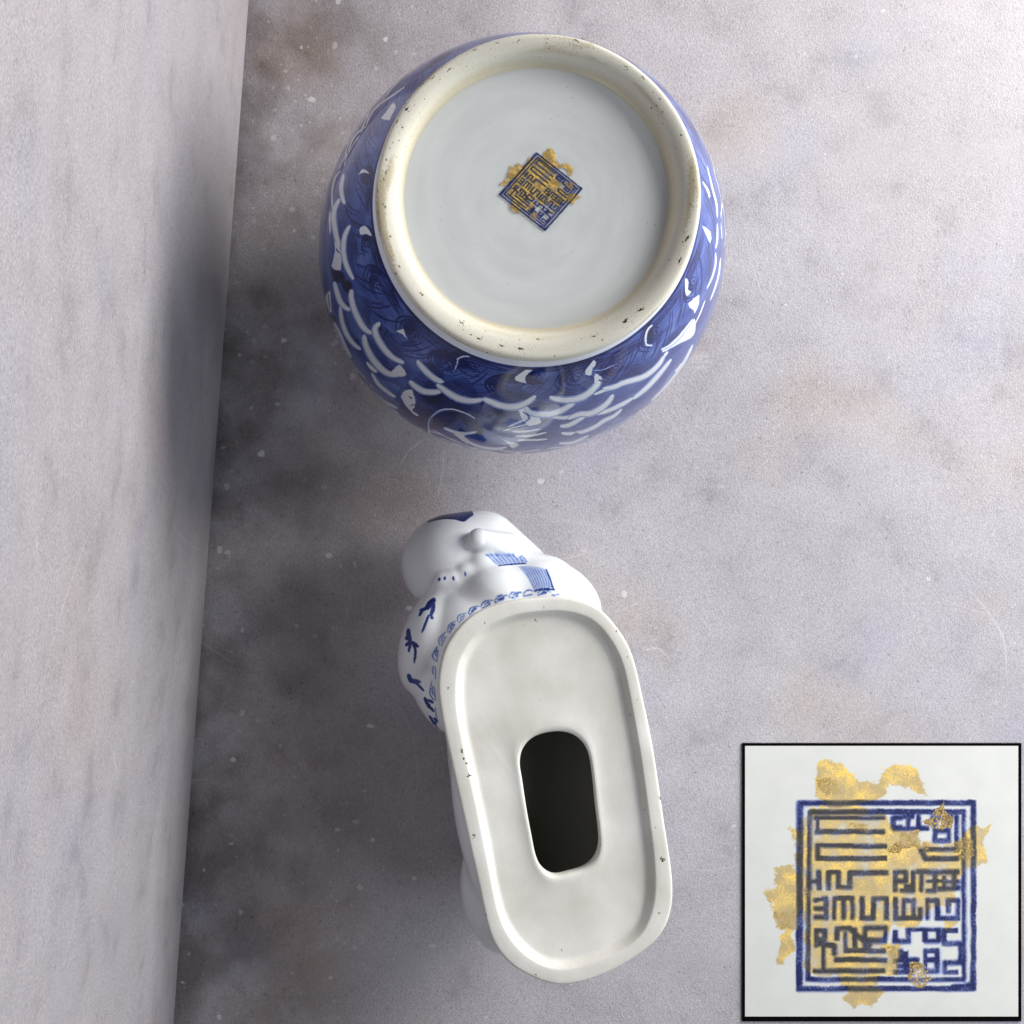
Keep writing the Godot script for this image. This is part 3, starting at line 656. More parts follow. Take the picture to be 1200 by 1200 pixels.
	jscale([158.5,186.7,155.3,177.6,151.4,174.2,147.9,176.8,145.2,182.4], 148.8, 199.8, 0.72, 5)
	jpoly(0.3, [158.8,184.5,158.2,179.8,157.1,175.5,155.9,171.7,154.7,169.1,153.3,167.4,152,167,150.7,167.4,149.4,169.1,148.2,170.8,147,173.8,145.9,177.2,145.2,180.6,145.2,184.5,145.8,184.9,146.8,183.2,147.7,181.9,148.7,181.5,149.8,180.6,150.9,180.6,152.1,181.1,153.4,181.9,154.6,183.6,155.8,185.8,157.1,188.4,158.2,188.8])
	jpoly(0.03, [158.7,185.4,158,181.5,156.9,177.6,155.6,174.2,154.4,172.1,153.1,170.4,151.7,170,150.5,170.4,149.2,171.7,148.1,173.4,146.9,175.9,145.9,178.5,145.2,181.1,145.2,183.6,145.9,183.2,146.8,181.5,147.8,180.2,148.8,178.9,149.9,178.5,151.1,178.1,152.3,178.5,153.6,179.8,154.9,181.1,156.1,184.1,157.3,186.7,158.3,187.9])
	jscale([146.8,201.2,144.5,194.1,141.4,189.7,137.4,188.8,133.7,192.7,131.1,201.2], 138.7, 208.3, 0.82, 4)
	jpoly(0.3, [147.1,198.9,146.9,194.9,146.2,191.4,145.3,188.4,144.3,186.2,143.2,184.1,142,182.8,140.6,181.9,139.2,181.5,137.8,181.5,136.3,182.8,134.9,184.9,133.6,187.5,132.3,191.4,131.4,195.8,130.9,199.4,131.4,202.5,132.2,201.6,133,199.4,133.9,197.6,134.8,196.3,136,195.4,137.1,194.9,138.3,194.9,139.6,195.4,140.8,196.3,141.9,197.2,142.9,198.1,143.8,199.4,144.7,201.2,145.6,203,146.4,203])
	jpoly(0.03, [147,199.8,146.6,196.7,145.9,193.6,145,190.6,144,188.8,142.9,187.1,141.7,185.8,140.4,184.9,139,184.5,137.6,184.5,136.2,185.4,134.9,187.1,133.6,189.7,132.5,193.2,131.5,196.7,131,199.8,131.2,202.1,132,200.7,132.9,198.1,133.8,195.8,134.8,194.5,136,193.2,137.2,192.7,138.5,192.7,139.8,193.2,141,193.6,142.1,194.9,143.2,195.8,144.1,197.2,145,199.4,145.8,201.6,146.5,202.5])
	jpoly(0.03, [133.8,193.6,133.4,201.2,133,208.7,132.6,211.4,132,211.8,130.5,210.9,129.2,208.3,129.4,204.8,130.4,200.7,132.2,196.7])
	jscale([127.6,203.4,124.9,202.5,122,203.4,119.2,209.6,117.7,214], 125.3, 222.8, 0.76, 6)
	jpoly(0.3, [127.7,201.6,127.1,199.4,126.2,198.5,125.1,197.6,124.1,197.6,123,197.6,121.9,198.9,120.7,201.2,119.6,203.9,118.7,206.1,118.1,208.3,117.6,210.5,117.4,212.7,117.9,215.3,118.5,215.3,119,214.4,119.7,213.1,120.5,211.4,121.4,209.6,122.2,208.3,123,207.4,123.9,207.4,124.7,207,125.7,207,126.7,207,127.4,205.6])
	jpoly(0.03, [127.6,202.5,127,201.2,126.1,200.3,125,199.8,124.1,199.4,123,199.8,121.9,200.7,120.8,203,119.8,205.2,118.9,207.4,118.2,209.6,117.7,211.4,117.5,213.1,117.8,214.9,118.3,214.4,118.8,213.1,119.5,211.8,120.3,210.1,121.3,207.9,122.2,206.5,123,205.6,123.9,205.2,124.8,205.2,125.8,205.2,126.7,205.6,127.5,204.8])
	jscale([91.5,220.3,89.6,213.6,85.4,210.5,81.9,211.4,78.3,216.1,76.2,219.9], 85.5, 231.6, 0.78, 7)
	jpoly(0.3, [91.8,219.5,91.7,217,91,213.1,89.9,210.1,88.4,207.9,86.8,207,85.3,206.1,83.9,205.6,82.6,205.6,81.4,206.5,80,207.9,78.8,210.1,77.7,212.3,76.8,214,76.2,216.1,75.9,218.6,76.5,221.6,77.2,221.6,78,220.7,78.9,219.5,80,218.2,81.2,216.5,82.3,215.7,83.4,215.3,84.4,214.9,85.6,215.3,86.9,215.7,88.3,216.1,89.4,217,89.9,218.2,90.5,219.9,91.1,221.2])
	jpoly(0.03, [91.7,219.9,91.4,217.4,90.8,214.4,89.8,211.4,88.4,209.6,86.8,208.7,85.3,207.9,84,207.4,82.8,207.9,81.6,208.3,80.3,209.6,79,211.8,77.9,213.6,77,215.3,76.4,217.4,76,219.1,76.4,221.2,77,220.7,77.8,219.5,78.7,218.2,79.7,216.5,81,215.3,82.1,214,83.2,213.6,84.3,213.1,85.5,213.6,86.9,214,88.4,214.9,89.5,215.7,90.1,217.4,90.7,219.5,91.3,220.7])
	jscale([-165.1,211.4,-168.9,211.8,-172.5,216.5,-175.5,222.4], -171.3, 236.1, 0.7, 7)
	jpoly(0.3, [-164.8,208.7,-165.4,206.1,-166.7,205.2,-168.1,205.6,-169.5,207,-170.8,209.2,-172.1,211.8,-173.4,214.9,-174.6,217.8,-175.4,220.7,-175.5,223.7,-174.9,224.1,-173.8,222.4,-172.8,221.2,-171.7,219.5,-170.6,218.2,-169.5,217,-168.2,216.5,-166.7,215.7,-165.4,213.6])
	jpoly(0.03, [-164.9,209.6,-165.7,208.3,-167.1,207.9,-168.4,207.9,-169.8,209.6,-171,211.4,-172.2,213.6,-173.5,216.1,-174.7,219.1,-175.5,221.6,-175.5,223.2,-174.8,222.8,-173.8,221.2,-172.7,219.5,-171.6,217.8,-170.4,216.1,-169.2,214.9,-167.9,214.4,-166.5,214,-165.3,212.7])
	jscale([-172.8,212.3,-174.6,205.6,-176.6,203,-179.9,205.6,-185.4,210.5,-188.2,216.1], -181.8, 232.0, 0.72, 8)
	jpoly(0.3, [-172.3,209.6,-172.4,205.6,-172.9,201.6,-173.5,198.5,-174,196.3,-174.8,195.4,-175.6,194.9,-176.6,195.4,-177.8,196.3,-179.2,198.1,-181,200.3,-183.1,203,-184.9,205.2,-186.4,207.9,-187.5,211.4,-188.2,214.4,-188.2,217.8,-187.6,217.8,-186.7,216.5,-185.7,215.3,-184.2,214.4,-182.2,213.1,-180.5,211.8,-179.3,210.9,-178.2,210.1,-177.4,210.1,-176.7,210.1,-176.2,210.5,-175.6,211.4,-174.9,213.1,-174.1,214.9,-173.3,214.9])
	jpoly(0.03, [-172.5,210.9,-172.7,207.4,-173.3,204.3,-173.9,201.2,-174.5,199.8,-175.2,198.5,-176,198.1,-177,198.5,-178.1,199.8,-179.5,201.2,-181.3,203,-183.3,205.2,-185.1,207.4,-186.5,210.1,-187.5,212.7,-188.2,214.9,-188.2,217,-187.6,216.5,-186.7,214.9,-185.6,213.6,-184,212.3,-182,210.9,-180.2,209.2,-179,208.3,-177.9,207.4,-177.1,207.4,-176.4,207.4,-175.8,207.9,-175.2,209.2,-174.5,210.9,-173.8,213.1,-173.1,214])
	jpoly(0.03, [-162.8,198.9,-162.9,194.1,-163.2,188.4,-163.9,184.5,-165.4,184.5,-167.2,186.2,-169,188.8,-170.9,192.3,-172.8,195.8,-174.1,198.5,-174.3,200.7,-173.2,199.8,-171.4,197.2,-169.7,194.9,-168,193.6,-166.3,192.3,-164.9,192.3,-164.1,194.9,-163.6,198.9,-163.2,201.2])
	jpoly(0.03, [-174.4,192.7,-175.1,191.9,-176.2,191.9,-177.4,192.3,-178.7,193.2,-180.1,194.1,-181.1,194.9,-181.3,196.7,-180.5,197.6,-179.1,197.2,-177.9,197.2,-176.7,196.7,-175.6,196.3,-174.7,194.9])
	jpoly(0.03, [175.7,204.3,174.2,210.1,172,214.9,169,213.1,166.7,208.7,166.4,205.6,167.1,202.1,168.3,196.3,169.7,192.3,171.1,198.1,172.7,203.9,174.4,204.8])
	jpoly(0.9, [173.2,205.6,172.6,206.5,171.7,208.7,171,210.5,171,210.9,171.6,210.5,172.5,208.3,173.2,206.5])
	jpoly(0.95, [168.9,188.8,167.9,197.2,166.7,205.2,165.5,209.6,164.4,211.4,163.3,211.4,162.8,208.3,163.6,201.6,164.9,194.1,166,191,167.1,189.7,168.1,189.2])
	jpoly(0.03, [165.4,150.8,165.3,162.8,164.8,175.9,164,175.9,162.8,171.7,161.3,167.4,160.2,161.5,160.9,150.8,161.3,151.6,162.5,150.8,163.7,152.5,164.7,151.6])
	jpoly(0.8, [164.7,168.3,164.3,166.2,163.6,164,163,161.9,162.3,159.8,161.7,157.7,161.3,156.8,161.1,158.1,161.4,160.7,162,162.8,162.6,164.9,163.3,167,164.1,168.7,164.7,169.1])
	jpoly(0.97, [161.2,149.9,160.3,154.3,158.7,165.3,157.7,168.7,157.1,167.9,157.4,159.8,158.4,147.2,159.9,134.8,159.6,147.7,160.6,148.1])
	jscale([176.9,230.4,174.7,222.8,171.7,218.2,167.9,217.4,164.4,219.1,161.2,221.6], 168.1, 240.0, 0.72, 9)
	jpoly(0.3, [177.2,229.1,177,225.7,176.4,222,175.6,218.6,174.6,216.5,173.6,214.4,172.5,213.1,171.2,212.7,169.8,212.3,168.5,212.3,167.2,213.1,165.9,214,164.7,215.3,163.4,216.5,162.2,218.2,161.3,219.9,161.1,223.2,161.9,223.7,163,223.2,164.2,222.8,165.2,222.4,166.3,222,167.5,221.6,168.6,222,169.9,222,171.1,222.8,172.1,223.7,173.1,224.9,174,226.2,174.8,228.3,175.6,230.8,176.5,231.6])
	jpoly(0.03, [177.1,229.5,176.8,226.6,176.1,223.2,175.3,220.3,174.3,218.2,173.3,216.5,172.2,215.3,170.9,214.4,169.6,214.4,168.2,214.4,167,214.9,165.8,215.7,164.6,216.5,163.4,217.8,162.1,219.5,161.3,220.7,161.2,222.8,161.9,222.8,163.1,222,164.3,221.6,165.4,220.7,166.5,220.3,167.7,219.9,168.8,220.3,170.2,220.3,171.3,221.2,172.4,222,173.4,223.2,174.3,224.9,175.1,227,175.9,229.5,176.6,231.2])
	jscale([159.1,215.7,157.5,210.5,153.8,206.5,149.4,205.6,146.9,207.4,145,211.8], 151.9, 231.2, 0.76, 9)
	jpoly(0.3, [159.5,214,159.5,210.9,159,208.3,158.3,205.6,157.2,203.9,155.8,202.1,154.4,201.2,152.8,200.7,151.2,200.3,149.7,200.7,148.7,201.2,147.8,202.1,146.9,203.4,146,205.6,145.3,207.9,144.9,210.1,145.1,213.6,145.7,213.6,146.3,212.3,146.9,211.4,147.5,210.9,148.1,210.9,148.9,210.9,150.2,210.9,151.8,211.4,153.2,211.8,154.6,212.3,155.8,213.6,156.9,214.4,157.5,215.7,158.1,217,158.7,217])
	jpoly(0.03, [159.3,214.4,159.2,212.3,158.8,209.6,158,207.4,156.9,206.1,155.6,204.3,154.1,203.4,152.6,203,151,202.5,149.6,202.5,148.6,203,147.7,203.9,146.9,205.2,146.1,207,145.3,209.2,144.9,210.9,145.1,212.7,145.6,212.3,146.3,210.9,146.9,210.1,147.5,209.6,148.2,209.2,149.1,208.7,150.4,209.2,152,209.2,153.5,209.6,154.8,210.5,156.1,211.8,157.1,213.1,157.8,214.4,158.4,215.7,158.8,216.5])
	jscale([145,226.6,145.2,218.6,143.2,214,139.8,211.8,135.6,212.3,131.5,217], 136.7, 232.8, 0.78, 9)
	jpoly(0.3, [145.5,226.6,146,224.1,146.3,220.7,146.2,216.1,145.6,212.7,144.8,210.5,143.8,209.2,142.7,208.3,141.5,207.4,140.2,207,138.8,206.5,137.3,207,135.7,207.9,134.1,209.6,132.5,212.3,131.5,214.9,131.6,218.6,132.7,218.6,134.2,217,135.6,216.1,136.8,216.1,138.1,216.1,139.4,216.5,140.5,217.4,141.6,217.8,142.5,218.6,143.3,219.5,143.9,220.3,144.2,221.2,144.3,222,144.3,224.5,144.5,226.6])
	jpoly(0.03, [145.3,226.6,145.6,224.5,145.9,220.7,145.9,217,145.3,214.4,144.5,212.7,143.5,211.4,142.5,210.1,141.3,209.6,140.1,208.7,138.7,208.7,137.2,208.7,135.7,209.6,134.1,211.4,132.5,213.6,131.5,215.7,131.6,217.8,132.7,217.4,134.2,215.7,135.6,214.4,136.9,214.4,138.3,214.4,139.6,214.9,140.8,215.3,141.8,216.1,142.8,217,143.6,217.8,144.2,219.1,144.6,220.3,144.7,222,144.6,224.5,144.7,226.6])
	jscale([128.5,227.4,125,224.5,121.5,222.8,117.6,223.2], 120.7, 240.0, 0.78, 7)
	jpoly(0.3, [128.7,226.2,127.9,224.1,126.6,222.4,125.3,221.2,124.2,219.9,123,219.5,121.7,219.1,120.2,219.5,118.7,219.9,117.7,221.6,117.6,224.5,118.6,226.2,120,226.2,121.4,226.6,122.4,227,123.5,227.4,124.6,228.3,125.9,228.7,127.2,229.5,128.3,229.1])
	jpoly(0.03, [128.6,226.6,127.8,225.3,126.5,223.7,125.2,222.4,124,221.6,122.8,221.2,121.6,220.7,120.2,220.7,118.7,221.2,117.6,222.4,117.6,224.1,118.6,224.9,120.1,224.9,121.4,224.9,122.5,225.3,123.6,226.2,124.7,226.6,126,227.4,127.4,228.3,128.4,228.3])
	jscale([119.7,218.6,117.1,217,114.1,215.3,111.2,214.9,108.2,217,104.8,222], 112.5, 239.2, 0.78, 10)
	jpoly(0.3, [119.8,217,119.2,215.3,118.3,214,117.4,213.1,116.4,212.3,115.3,211.4,114.3,210.5,113.2,210.5,112.2,210.1,111.2,210.5,110.1,210.9,109,211.8,107.8,213.1,106.6,215.3,105.3,217.8,104.6,220.3,105,223.2,106,223.2,107.3,221.6,108.5,220.3,109.4,219.9,110.4,219.5,111.3,219.1,112.2,219.1,113,219.1,113.9,219.5,114.8,219.9,115.9,220.3,116.9,220.7,117.9,221.2,118.8,221.2,119.6,220.3])
	jpoly(0.03, [119.7,217.4,119.1,216.5,118.2,215.7,117.3,214.9,116.3,214,115.2,213.1,114.2,212.7,113.2,212.3,112.2,211.8,111.2,212.3,110.2,212.7,109.1,213.6,108,214.9,106.7,216.5,105.5,219.1,104.7,221.2,104.9,222.8,105.9,222,107.2,220.7,108.4,219.1,109.4,218.2,110.3,217.8,111.3,217.4,112.2,217.4,113,217.4,114,217.8,114.9,218.2,116,218.6,117,219.5,118,219.9,118.9,219.9,119.6,219.5])
	jscale([104.9,222.8,102.1,221.6,98.2,219.1,94.3,220.3,91.4,224.9,88.8,231.2], 98.1, 243.6, 0.8, 9)
	jpoly(0.3, [104.9,221.2,104.3,219.5,103.3,218.6,102.2,217.8,101,216.5,99.6,215.3,98.2,214.9,96.7,214.4,95.3,214.9,93.9,215.7,92.7,217.4,91.7,219.5,90.7,221.6,89.7,224.5,88.8,227.4,88.4,229.9,89.1,232.4,90.1,231.6,91.1,229.5,92.1,227.8,93,226.2,93.9,225.3,94.7,224.1,95.8,223.7,97,223.2,98.2,223.2,99.4,223.7,100.7,224.5,101.9,224.9,103.1,225.3,104.1,225.3,104.8,224.5])
	jpoly(0.03, [104.9,221.6,104.2,220.7,103.2,219.9,102.1,219.1,100.9,218.2,99.6,217,98.2,216.5,96.8,216.5,95.4,217,94.1,217.8,92.9,219.1,91.9,220.7,91,222.8,90,225.3,89.1,228.3,88.6,230.8,89,232,89.8,230.8,90.9,228.7,91.8,226.6,92.7,224.9,93.6,223.7,94.6,222.8,95.7,222,97,221.6,98.2,221.6,99.5,222,100.8,222.8,102,223.7,103.1,224.1,104.1,224.1,104.8,223.7])
	jscale([84.4,229.5,81.4,225.7,77.3,222.8,73.5,223.2,70.1,227.4,68.2,232,67.8,237.3], 76.7, 247.1, 0.7, 6)
	jpoly(0.3, [84.5,227.8,83.8,225.7,82.7,224.1,81.5,222.4,80.1,220.7,78.6,219.5,77.1,218.2,75.7,217.8,74.3,217.8,72.9,218.6,71.6,219.9,70.3,221.6,69.3,223.7,68.4,225.3,67.8,227.4,67.2,229.5,67,232.4,67,234.9,67.2,236.5,68.3,238.1,68.7,236.9,69,235.7,69.3,234.5,69.7,233.7,70.2,232.4,70.9,231.2,71.9,229.9,73,228.3,74.1,227.4,75.2,227,76.3,226.6,77.5,227,78.7,227.4,80,228.3,81.3,229.1,82.4,229.9,83.4,230.8,84.3,230.8])
	jpoly(0.03, [84.5,228.7,83.8,227,82.7,225.3,81.4,223.7,80.1,222.4,78.7,221.2,77.2,220.3,75.8,219.9,74.5,219.9,73.2,220.3,71.9,221.6,70.6,223.2,69.6,225.3,68.8,227,68.1,228.7,67.7,230.8,67.4,232.8,67.3,235.3,67.4,236.9,68.1,237.7,68.4,236.5,68.6,234.9,68.9,233.7,69.3,232.4,69.9,231.2,70.6,229.5,71.6,228.3,72.7,226.6,73.9,225.7,75,225.3,76.2,224.9,77.4,225.3,78.7,225.7,80,226.6,81.3,227.8,82.4,228.7,83.5,229.9,84.3,230.4])
	jpoly(0.03, [69.9,220.3,69,219.9,67.9,219.9,66.7,219.9,65.6,219.1,64.5,217.8,63.3,217,62.2,217,61.1,217,60,217,58.8,215.7,57.4,214,56,212.3,54.7,210.5,53.3,208.3,51.9,207,50.4,206.5,48.9,207,47.5,207.4,46.3,208.7,45.4,210.5,44.6,211.8,43.9,212.7,43.3,213.1,43.1,214.4,43.4,216.5,43.9,217,44.6,217,45.3,216.5,46.2,215.3,47.2,214,48.2,213.1,49.5,212.7,51,212.7,52.4,213.1,53.7,214,54.9,215.7,56.2,217.4,57.6,218.6,59,220.3,60.4,221.6,61.6,221.6,62.6,221.6,63.6,221.2,64.7,222,65.8,222.8,67,223.2,68.2,223.2,69.3,222.8,70.1,222])
	jscale([67.1,223.7,63.4,220.3,60.2,219.5,56.1,214.9,52.2,210.1,47.8,210.1,44.8,214.9], 53.9, 233.3, 0.74, 9)
	jpoly(0.3, [67.1,222.4,66.1,220.3,64.7,218.2,63.2,216.5,62,215.7,61,215.7,59.9,214.9,58.7,213.6,57.3,211.8,55.9,210.1,54.6,207.9,53.2,206.1,51.7,204.8,50.2,204.3,48.6,204.8,47.2,205.2,45.9,207,44.9,209.6,44.4,212.3,45.1,216.5,46.1,217,47.3,215.7,48.5,214.9,49.8,214.4,51.3,214.9,52.6,215.3,53.8,216.1,55,217.8,56.3,219.1,57.6,220.7,59,222,60.4,223.2,61.7,223.7,62.6,223.2,63.6,223.7,64.8,224.5,66.1,225.3,67.1,225.3])
	jpoly(0.03, [67.1,222.8,66.1,221.2,64.7,219.5,63.3,217.8,62.2,217.4,61.1,217.4,60,216.5,58.8,215.3,57.4,213.6,56,211.8,54.7,210.1,53.3,208.3,51.9,207,50.4,206.5,48.8,206.5,47.5,207.4,46.2,208.7,45.2,211.4,44.5,213.1,44.9,215.7,45.9,215.7,47,214,48.2,213.1,49.6,212.7,51,212.7,52.4,213.1,53.7,214.4,54.9,215.7,56.2,217.4,57.6,219.1,59,220.7,60.3,221.6,61.5,222,62.5,222,63.5,222.4,64.8,223.2,66.1,224.5,67.1,224.5])
	jpoly(0.03, [45,224.5,42.7,222.8,39.6,220.7,36.3,217.8,33.3,215.3,31.2,214.4,30.1,213.1,30.3,205.6,31.1,197.6,32,194.9,33.5,196.3,35.6,202.1,37.9,208.3,40.3,212.7,42.4,216.1,44,218.2,45.1,220.3,45.2,222.4])
	jscale([45.3,224.1,42.1,219.9,37.9,217,34.5,216.1,30.9,215.3], 38.4, 231.2, 0.76, 8)
	jpoly(0.3, [45.3,223.2,44.5,221.6,43.3,219.5,41.9,217.4,40.5,216.1,39,214.9,37.6,214,36.4,213.6,35.3,213.6,34.2,213.6,32.8,213.1,31.5,213.1,30.7,213.6,31,216.5,32.1,217.8,33.5,218.6,34.8,219.1,36,219.5,37.1,219.5,38.2,219.9,39.6,220.7,40.9,221.2,42.2,222,43.4,223.2,44.6,224.9,45.4,225.3])
	jpoly(0.03, [45.3,223.7,44.5,222,43.3,220.3,41.9,218.2,40.5,217,39.1,216.1,37.7,215.3,36.5,214.9,35.4,214.9,34.3,214.4,33,214.4,31.6,214,30.8,214.4,30.9,215.7,32,217,33.3,217.4,34.7,217.8,35.8,218.2,37,218.6,38.1,218.6,39.4,219.5,40.9,220.3,42.2,221.2,43.4,222.4,44.6,224.1,45.4,224.9])
	jpoly(0.03, [24.7,225.7,27.5,231.2,30,233.7,30.1,228.7,29.3,221.6,29.5,218.6,29.4,217.8,28,217.8,26.4,219.1,25.4,222.8])
	jpoly(0.03, [6.3,250.3,6,243.2,6.1,235.7,7.7,232.8,9.3,233.3,9.2,235.7,8.5,240,7.4,245.5])
	jpoly(0.03, [-8.8,248,-8,246.7,-7.1,243.9,-6.2,241.8,-5.5,240.7,-4.8,240,-4.5,238.8,-4.7,237.3,-5.4,236.5,-6.1,236.9,-6.9,238.1,-7.8,240.4,-8.6,243.6,-9.1,246.4])
	jpoly(0.03, [1.8,224.5,3.1,224.9,4.8,224.1,6.4,223.2,7.6,223.2,8.7,223.2,9.4,222.4,9.2,221.2,8.3,219.9,7.1,219.1,5.7,218.6,4.3,219.9,2.6,221.2,1.6,222.8])
	jpoly(0.03, [10.3,221.2,11.2,220.7,12.2,218.6,13.3,217,14.5,216.5,15.9,216.5,17.2,216.5,18.7,217.4,20.1,218.2,21.1,218.2,20.9,216.5,19.8,215.3,18.2,213.6,16.6,212.3,15.3,211.8,13.9,211.8,12.6,212.3,11.5,214.4,10.6,217,10.1,219.9])
	jpoly(0.03, [9.4,204.8,10.6,204.8,12.1,203,13.5,201.6,14.8,200.7,16.1,200.7,17.5,200.3,19,200.3,20.7,200.7,21.6,199.4,21.3,197.2,20,195.8,18.4,194.9,16.7,194.1,15.3,193.6,14,194.1,12.6,194.5,11.2,196.7,9.9,199.4,9,201.6])
	jpoly(0.03, [-15.4,232.4,-13.4,233.7,-10.8,233.3,-8.4,232.4,-6.6,230.8,-5.1,228.7,-3.7,227,-2.2,226.2,-0.9,225.7,0,224.9,-0.3,222.8,-1.3,222,-2.8,222,-4.3,222.4,-5.7,224.1,-7.2,226.6,-9,228.3,-11.3,229.5,-13.8,230.4,-15.6,230.8])
	jpoly(0.03, [23.7,211.4,24.9,211.8,26.3,210.5,27.8,209.6,29.4,208.7,30.9,207.9,31.9,206.5,31.8,205.2,30.6,205.2,28.9,205.6,27.3,206.1,25.9,207.4,24.5,208.7,23.5,210.1])
	jcurl(168.1, 245.8, 8.2, 0.9)
	jcurl(154.6, 241.8, 9.0, 0.9)
	jcurl(133.9, 243.2, 9.8, 0.9)
	jcurl(112.4, 246.4, 10.5, 0.9)
	jcurl(89.8, 248.0, 9.0, 0.9)
	jcurl(75.6, 242.5, 9.8, 0.9)
	jcurl(45.3, 243.2, 9.8, 0.9)
	jcurl(24.1, 240.7, 9.0, 0.9)
	jcurl(61.9, 238.8, 9.0, 0.9)
	jcurl(-170.6, 245.5, 7.5, 0.9)
	jcurl(99.7, 238.4, 7.5, 0.9)
	jcurl(120.7, 240.0, 7.5, 0.9)
	jpoly(0.03, [173.9,240.4,174.4,242.5,174.5,245.2,173.8,248,172.5,250.3,170.7,252.2,169.3,252.9,170,250.8,171.2,247.7,171.6,244.3,172.1,241.4,173.1,240.4])
	jpoly(0.03, [-167.7,235.7,-166.9,236.5,-166.2,238.4,-166.2,241.1,-166.7,243.9,-167.7,247.4,-168.6,249.3,-168.1,246.1,-167.3,241.4,-167.4,238.1])
	jpoly(0.03, [-148,234.5,-147.1,235.3,-145.7,236.1,-143.7,236.1,-142,236.1,-142.2,240.4,-143.4,244.6,-145.5,246.4,-147.5,247.1,-148.5,248.2,-148.9,247.7,-148.5,241.1])
	jpoly(0.03, [-150.1,217.8,-148.9,216.5,-147,213.6,-145.3,211.8,-143.9,213.1,-142.7,216.1,-141.6,219.5,-140.8,222.4,-140,225.3,-139.1,227.8,-137.8,230.4,-136.3,232.4,-135.2,233.3,-135,232,-135.9,229.9,-137.3,227.4,-138.5,224.5,-139.3,221.2,-140,217.4,-140.8,214,-141.9,210.1,-143.1,206.5,-144.5,205.6,-146.5,208.7,-148.5,213.1,-149.9,216.1])
	jpoly(0.03, [-157.9,204.8,-156.8,204.8,-155.1,203,-153.6,202.1,-152.7,203.4,-152,206.1,-151.4,209.2,-151,212.7,-150.6,216.1,-150.2,217.8,-149.9,216.1,-149.9,212.7,-150.2,207.9,-150.5,203.4,-151.1,199.8,-151.7,196.3,-152.7,194.9,-154.4,197.2,-156.3,200.3,-157.6,202.5])
	jpoly(0.03, [139.4,233.3,138.7,236.9,137.8,240.4,137.2,240,136.5,238.8,135.3,237.3,134.6,236.1,135.5,236.5,137.1,236.5,138.4,234.9])
	jpoly(0.03, [116.4,237.7,116.3,239.2,116.1,241.4,116.1,243.6,116.3,245.5,116.5,247.1,116.6,248.2,116.2,249.5,115.6,251.1,114.9,252.2,114.3,252.9,113.7,253.1,113.3,253.5,113.3,254,113.7,254,114.4,253.8,115.1,253.1,115.9,252,116.6,250.3,117.1,248.5,117,246.7,116.7,245.2,116.5,243.6,116.5,241.4,116.6,239.2,116.6,237.7])
	jpoly(0.03, [96.5,247.1,95.6,249.3,94.4,251.8,93.3,254,92.3,255.5,90.9,255.8,90.2,255.3,91,253.3,92.3,250.6,92.9,248.5,93.1,246.1,92.6,243.9,92.4,242.5,94.2,243.2,96.2,244.3,96.6,245.5])
	jpoly(0.03, [69.2,253.1,68.8,252,68.4,250.3,68.7,248.8,69.1,247.1,69.7,246.7,70.1,245.8,70.3,243.2,70.6,240.7,71.6,241.4,72.6,243.2,72.7,245.2,72.2,247.7,70.7,250.6])
	jpoly(0.03, [67.8,237.3,68.4,239.6,69.1,241.1,69.7,238.8,69.9,235.7,69.5,232.4,68.9,231.2,68.3,234.1])
	jpoly(0.03, [45.2,251.3,45.9,251.8,46.9,252,47.8,251.5,48.5,250.3,49.1,248.5,49.5,246.7,49.8,244.6,50.1,242.5,49.9,239.6,49.2,237.3,48.4,235.7,47.8,234.5,47.7,235.3,48.2,236.9,48.9,238.4,49.3,240,49.3,241.4,49.1,243.2,48.8,245.2,48.4,246.7,47.9,248.5,47.3,249.5,46.6,250.1,45.7,250.1,45.1,250.3])
	jpoly(0.03, [25.4,252,25.2,249.3,25.3,246.1,26.3,244.3,27.2,242.5,26.9,239.6,26.6,237.3,27.9,238.1,29.1,240.4,28.6,244.3,27.4,248,26.3,250.6])
	jpoly(0.3, [70.2,244.9,69.3,243.6,68,242.1,66.6,241.1,65.1,240.7,63.5,240.7,62.3,240.7,62.4,241.4,63.6,241.8,65.2,241.8,66.7,242.1,68,243.2,69.3,244.6,70.1,245.2])
	# the bare white line next to the foot
	jar_paint.fill_rect(Rect2i(0, int(JH * 0.982), int(JW), int(JH * 0.02)), Color(0.05, 0.05, 0.05))
	jar_paint.fill_rect(Rect2i(0, int(JH * 0.974), int(JW), int(JH * 0.008)), Color(0.86, 0.86, 0.86))
	return fired(jar_paint, 2048, 1024, 0.42, 71)


func lathe(prof: PackedVector2Array, n: int, squash: Callable) -> ArrayMesh:
	var st := SurfaceTool.new()
	st.begin(Mesh.PRIMITIVE_TRIANGLES)
	var total := 0.0
	for i in prof.size() - 1:
		total += prof[i].distance_to(prof[i + 1])
	var run := 0.0
	for i in prof.size():
		if i:
			run += prof[i].distance_to(prof[i - 1])
		var a := prof[mini(i + 1, prof.size() - 1)] - prof[maxi(i - 1, 0)]
		var nv := Vector2(a.y, -a.x).normalized()
		for k in n + 1:
			var th := TAU * k / n
			var r: float = squash.call(prof[i].x, prof[i].y, th)
			st.set_normal(Vector3(cos(th) * nv.x, nv.y, sin(th) * nv.x))
			st.set_uv(Vector2(float(k) / n, run / total))
			st.add_vertex(Vector3(cos(th) * r, prof[i].y, sin(th) * r))
	for i in prof.size() - 1:
		for k in n:
			var p := i * (n + 1) + k
			for t in [p, p + 1, p + n + 1, p + 1, p + n + 2, p + n + 1]:
				st.add_index(t)
	return st.commit()


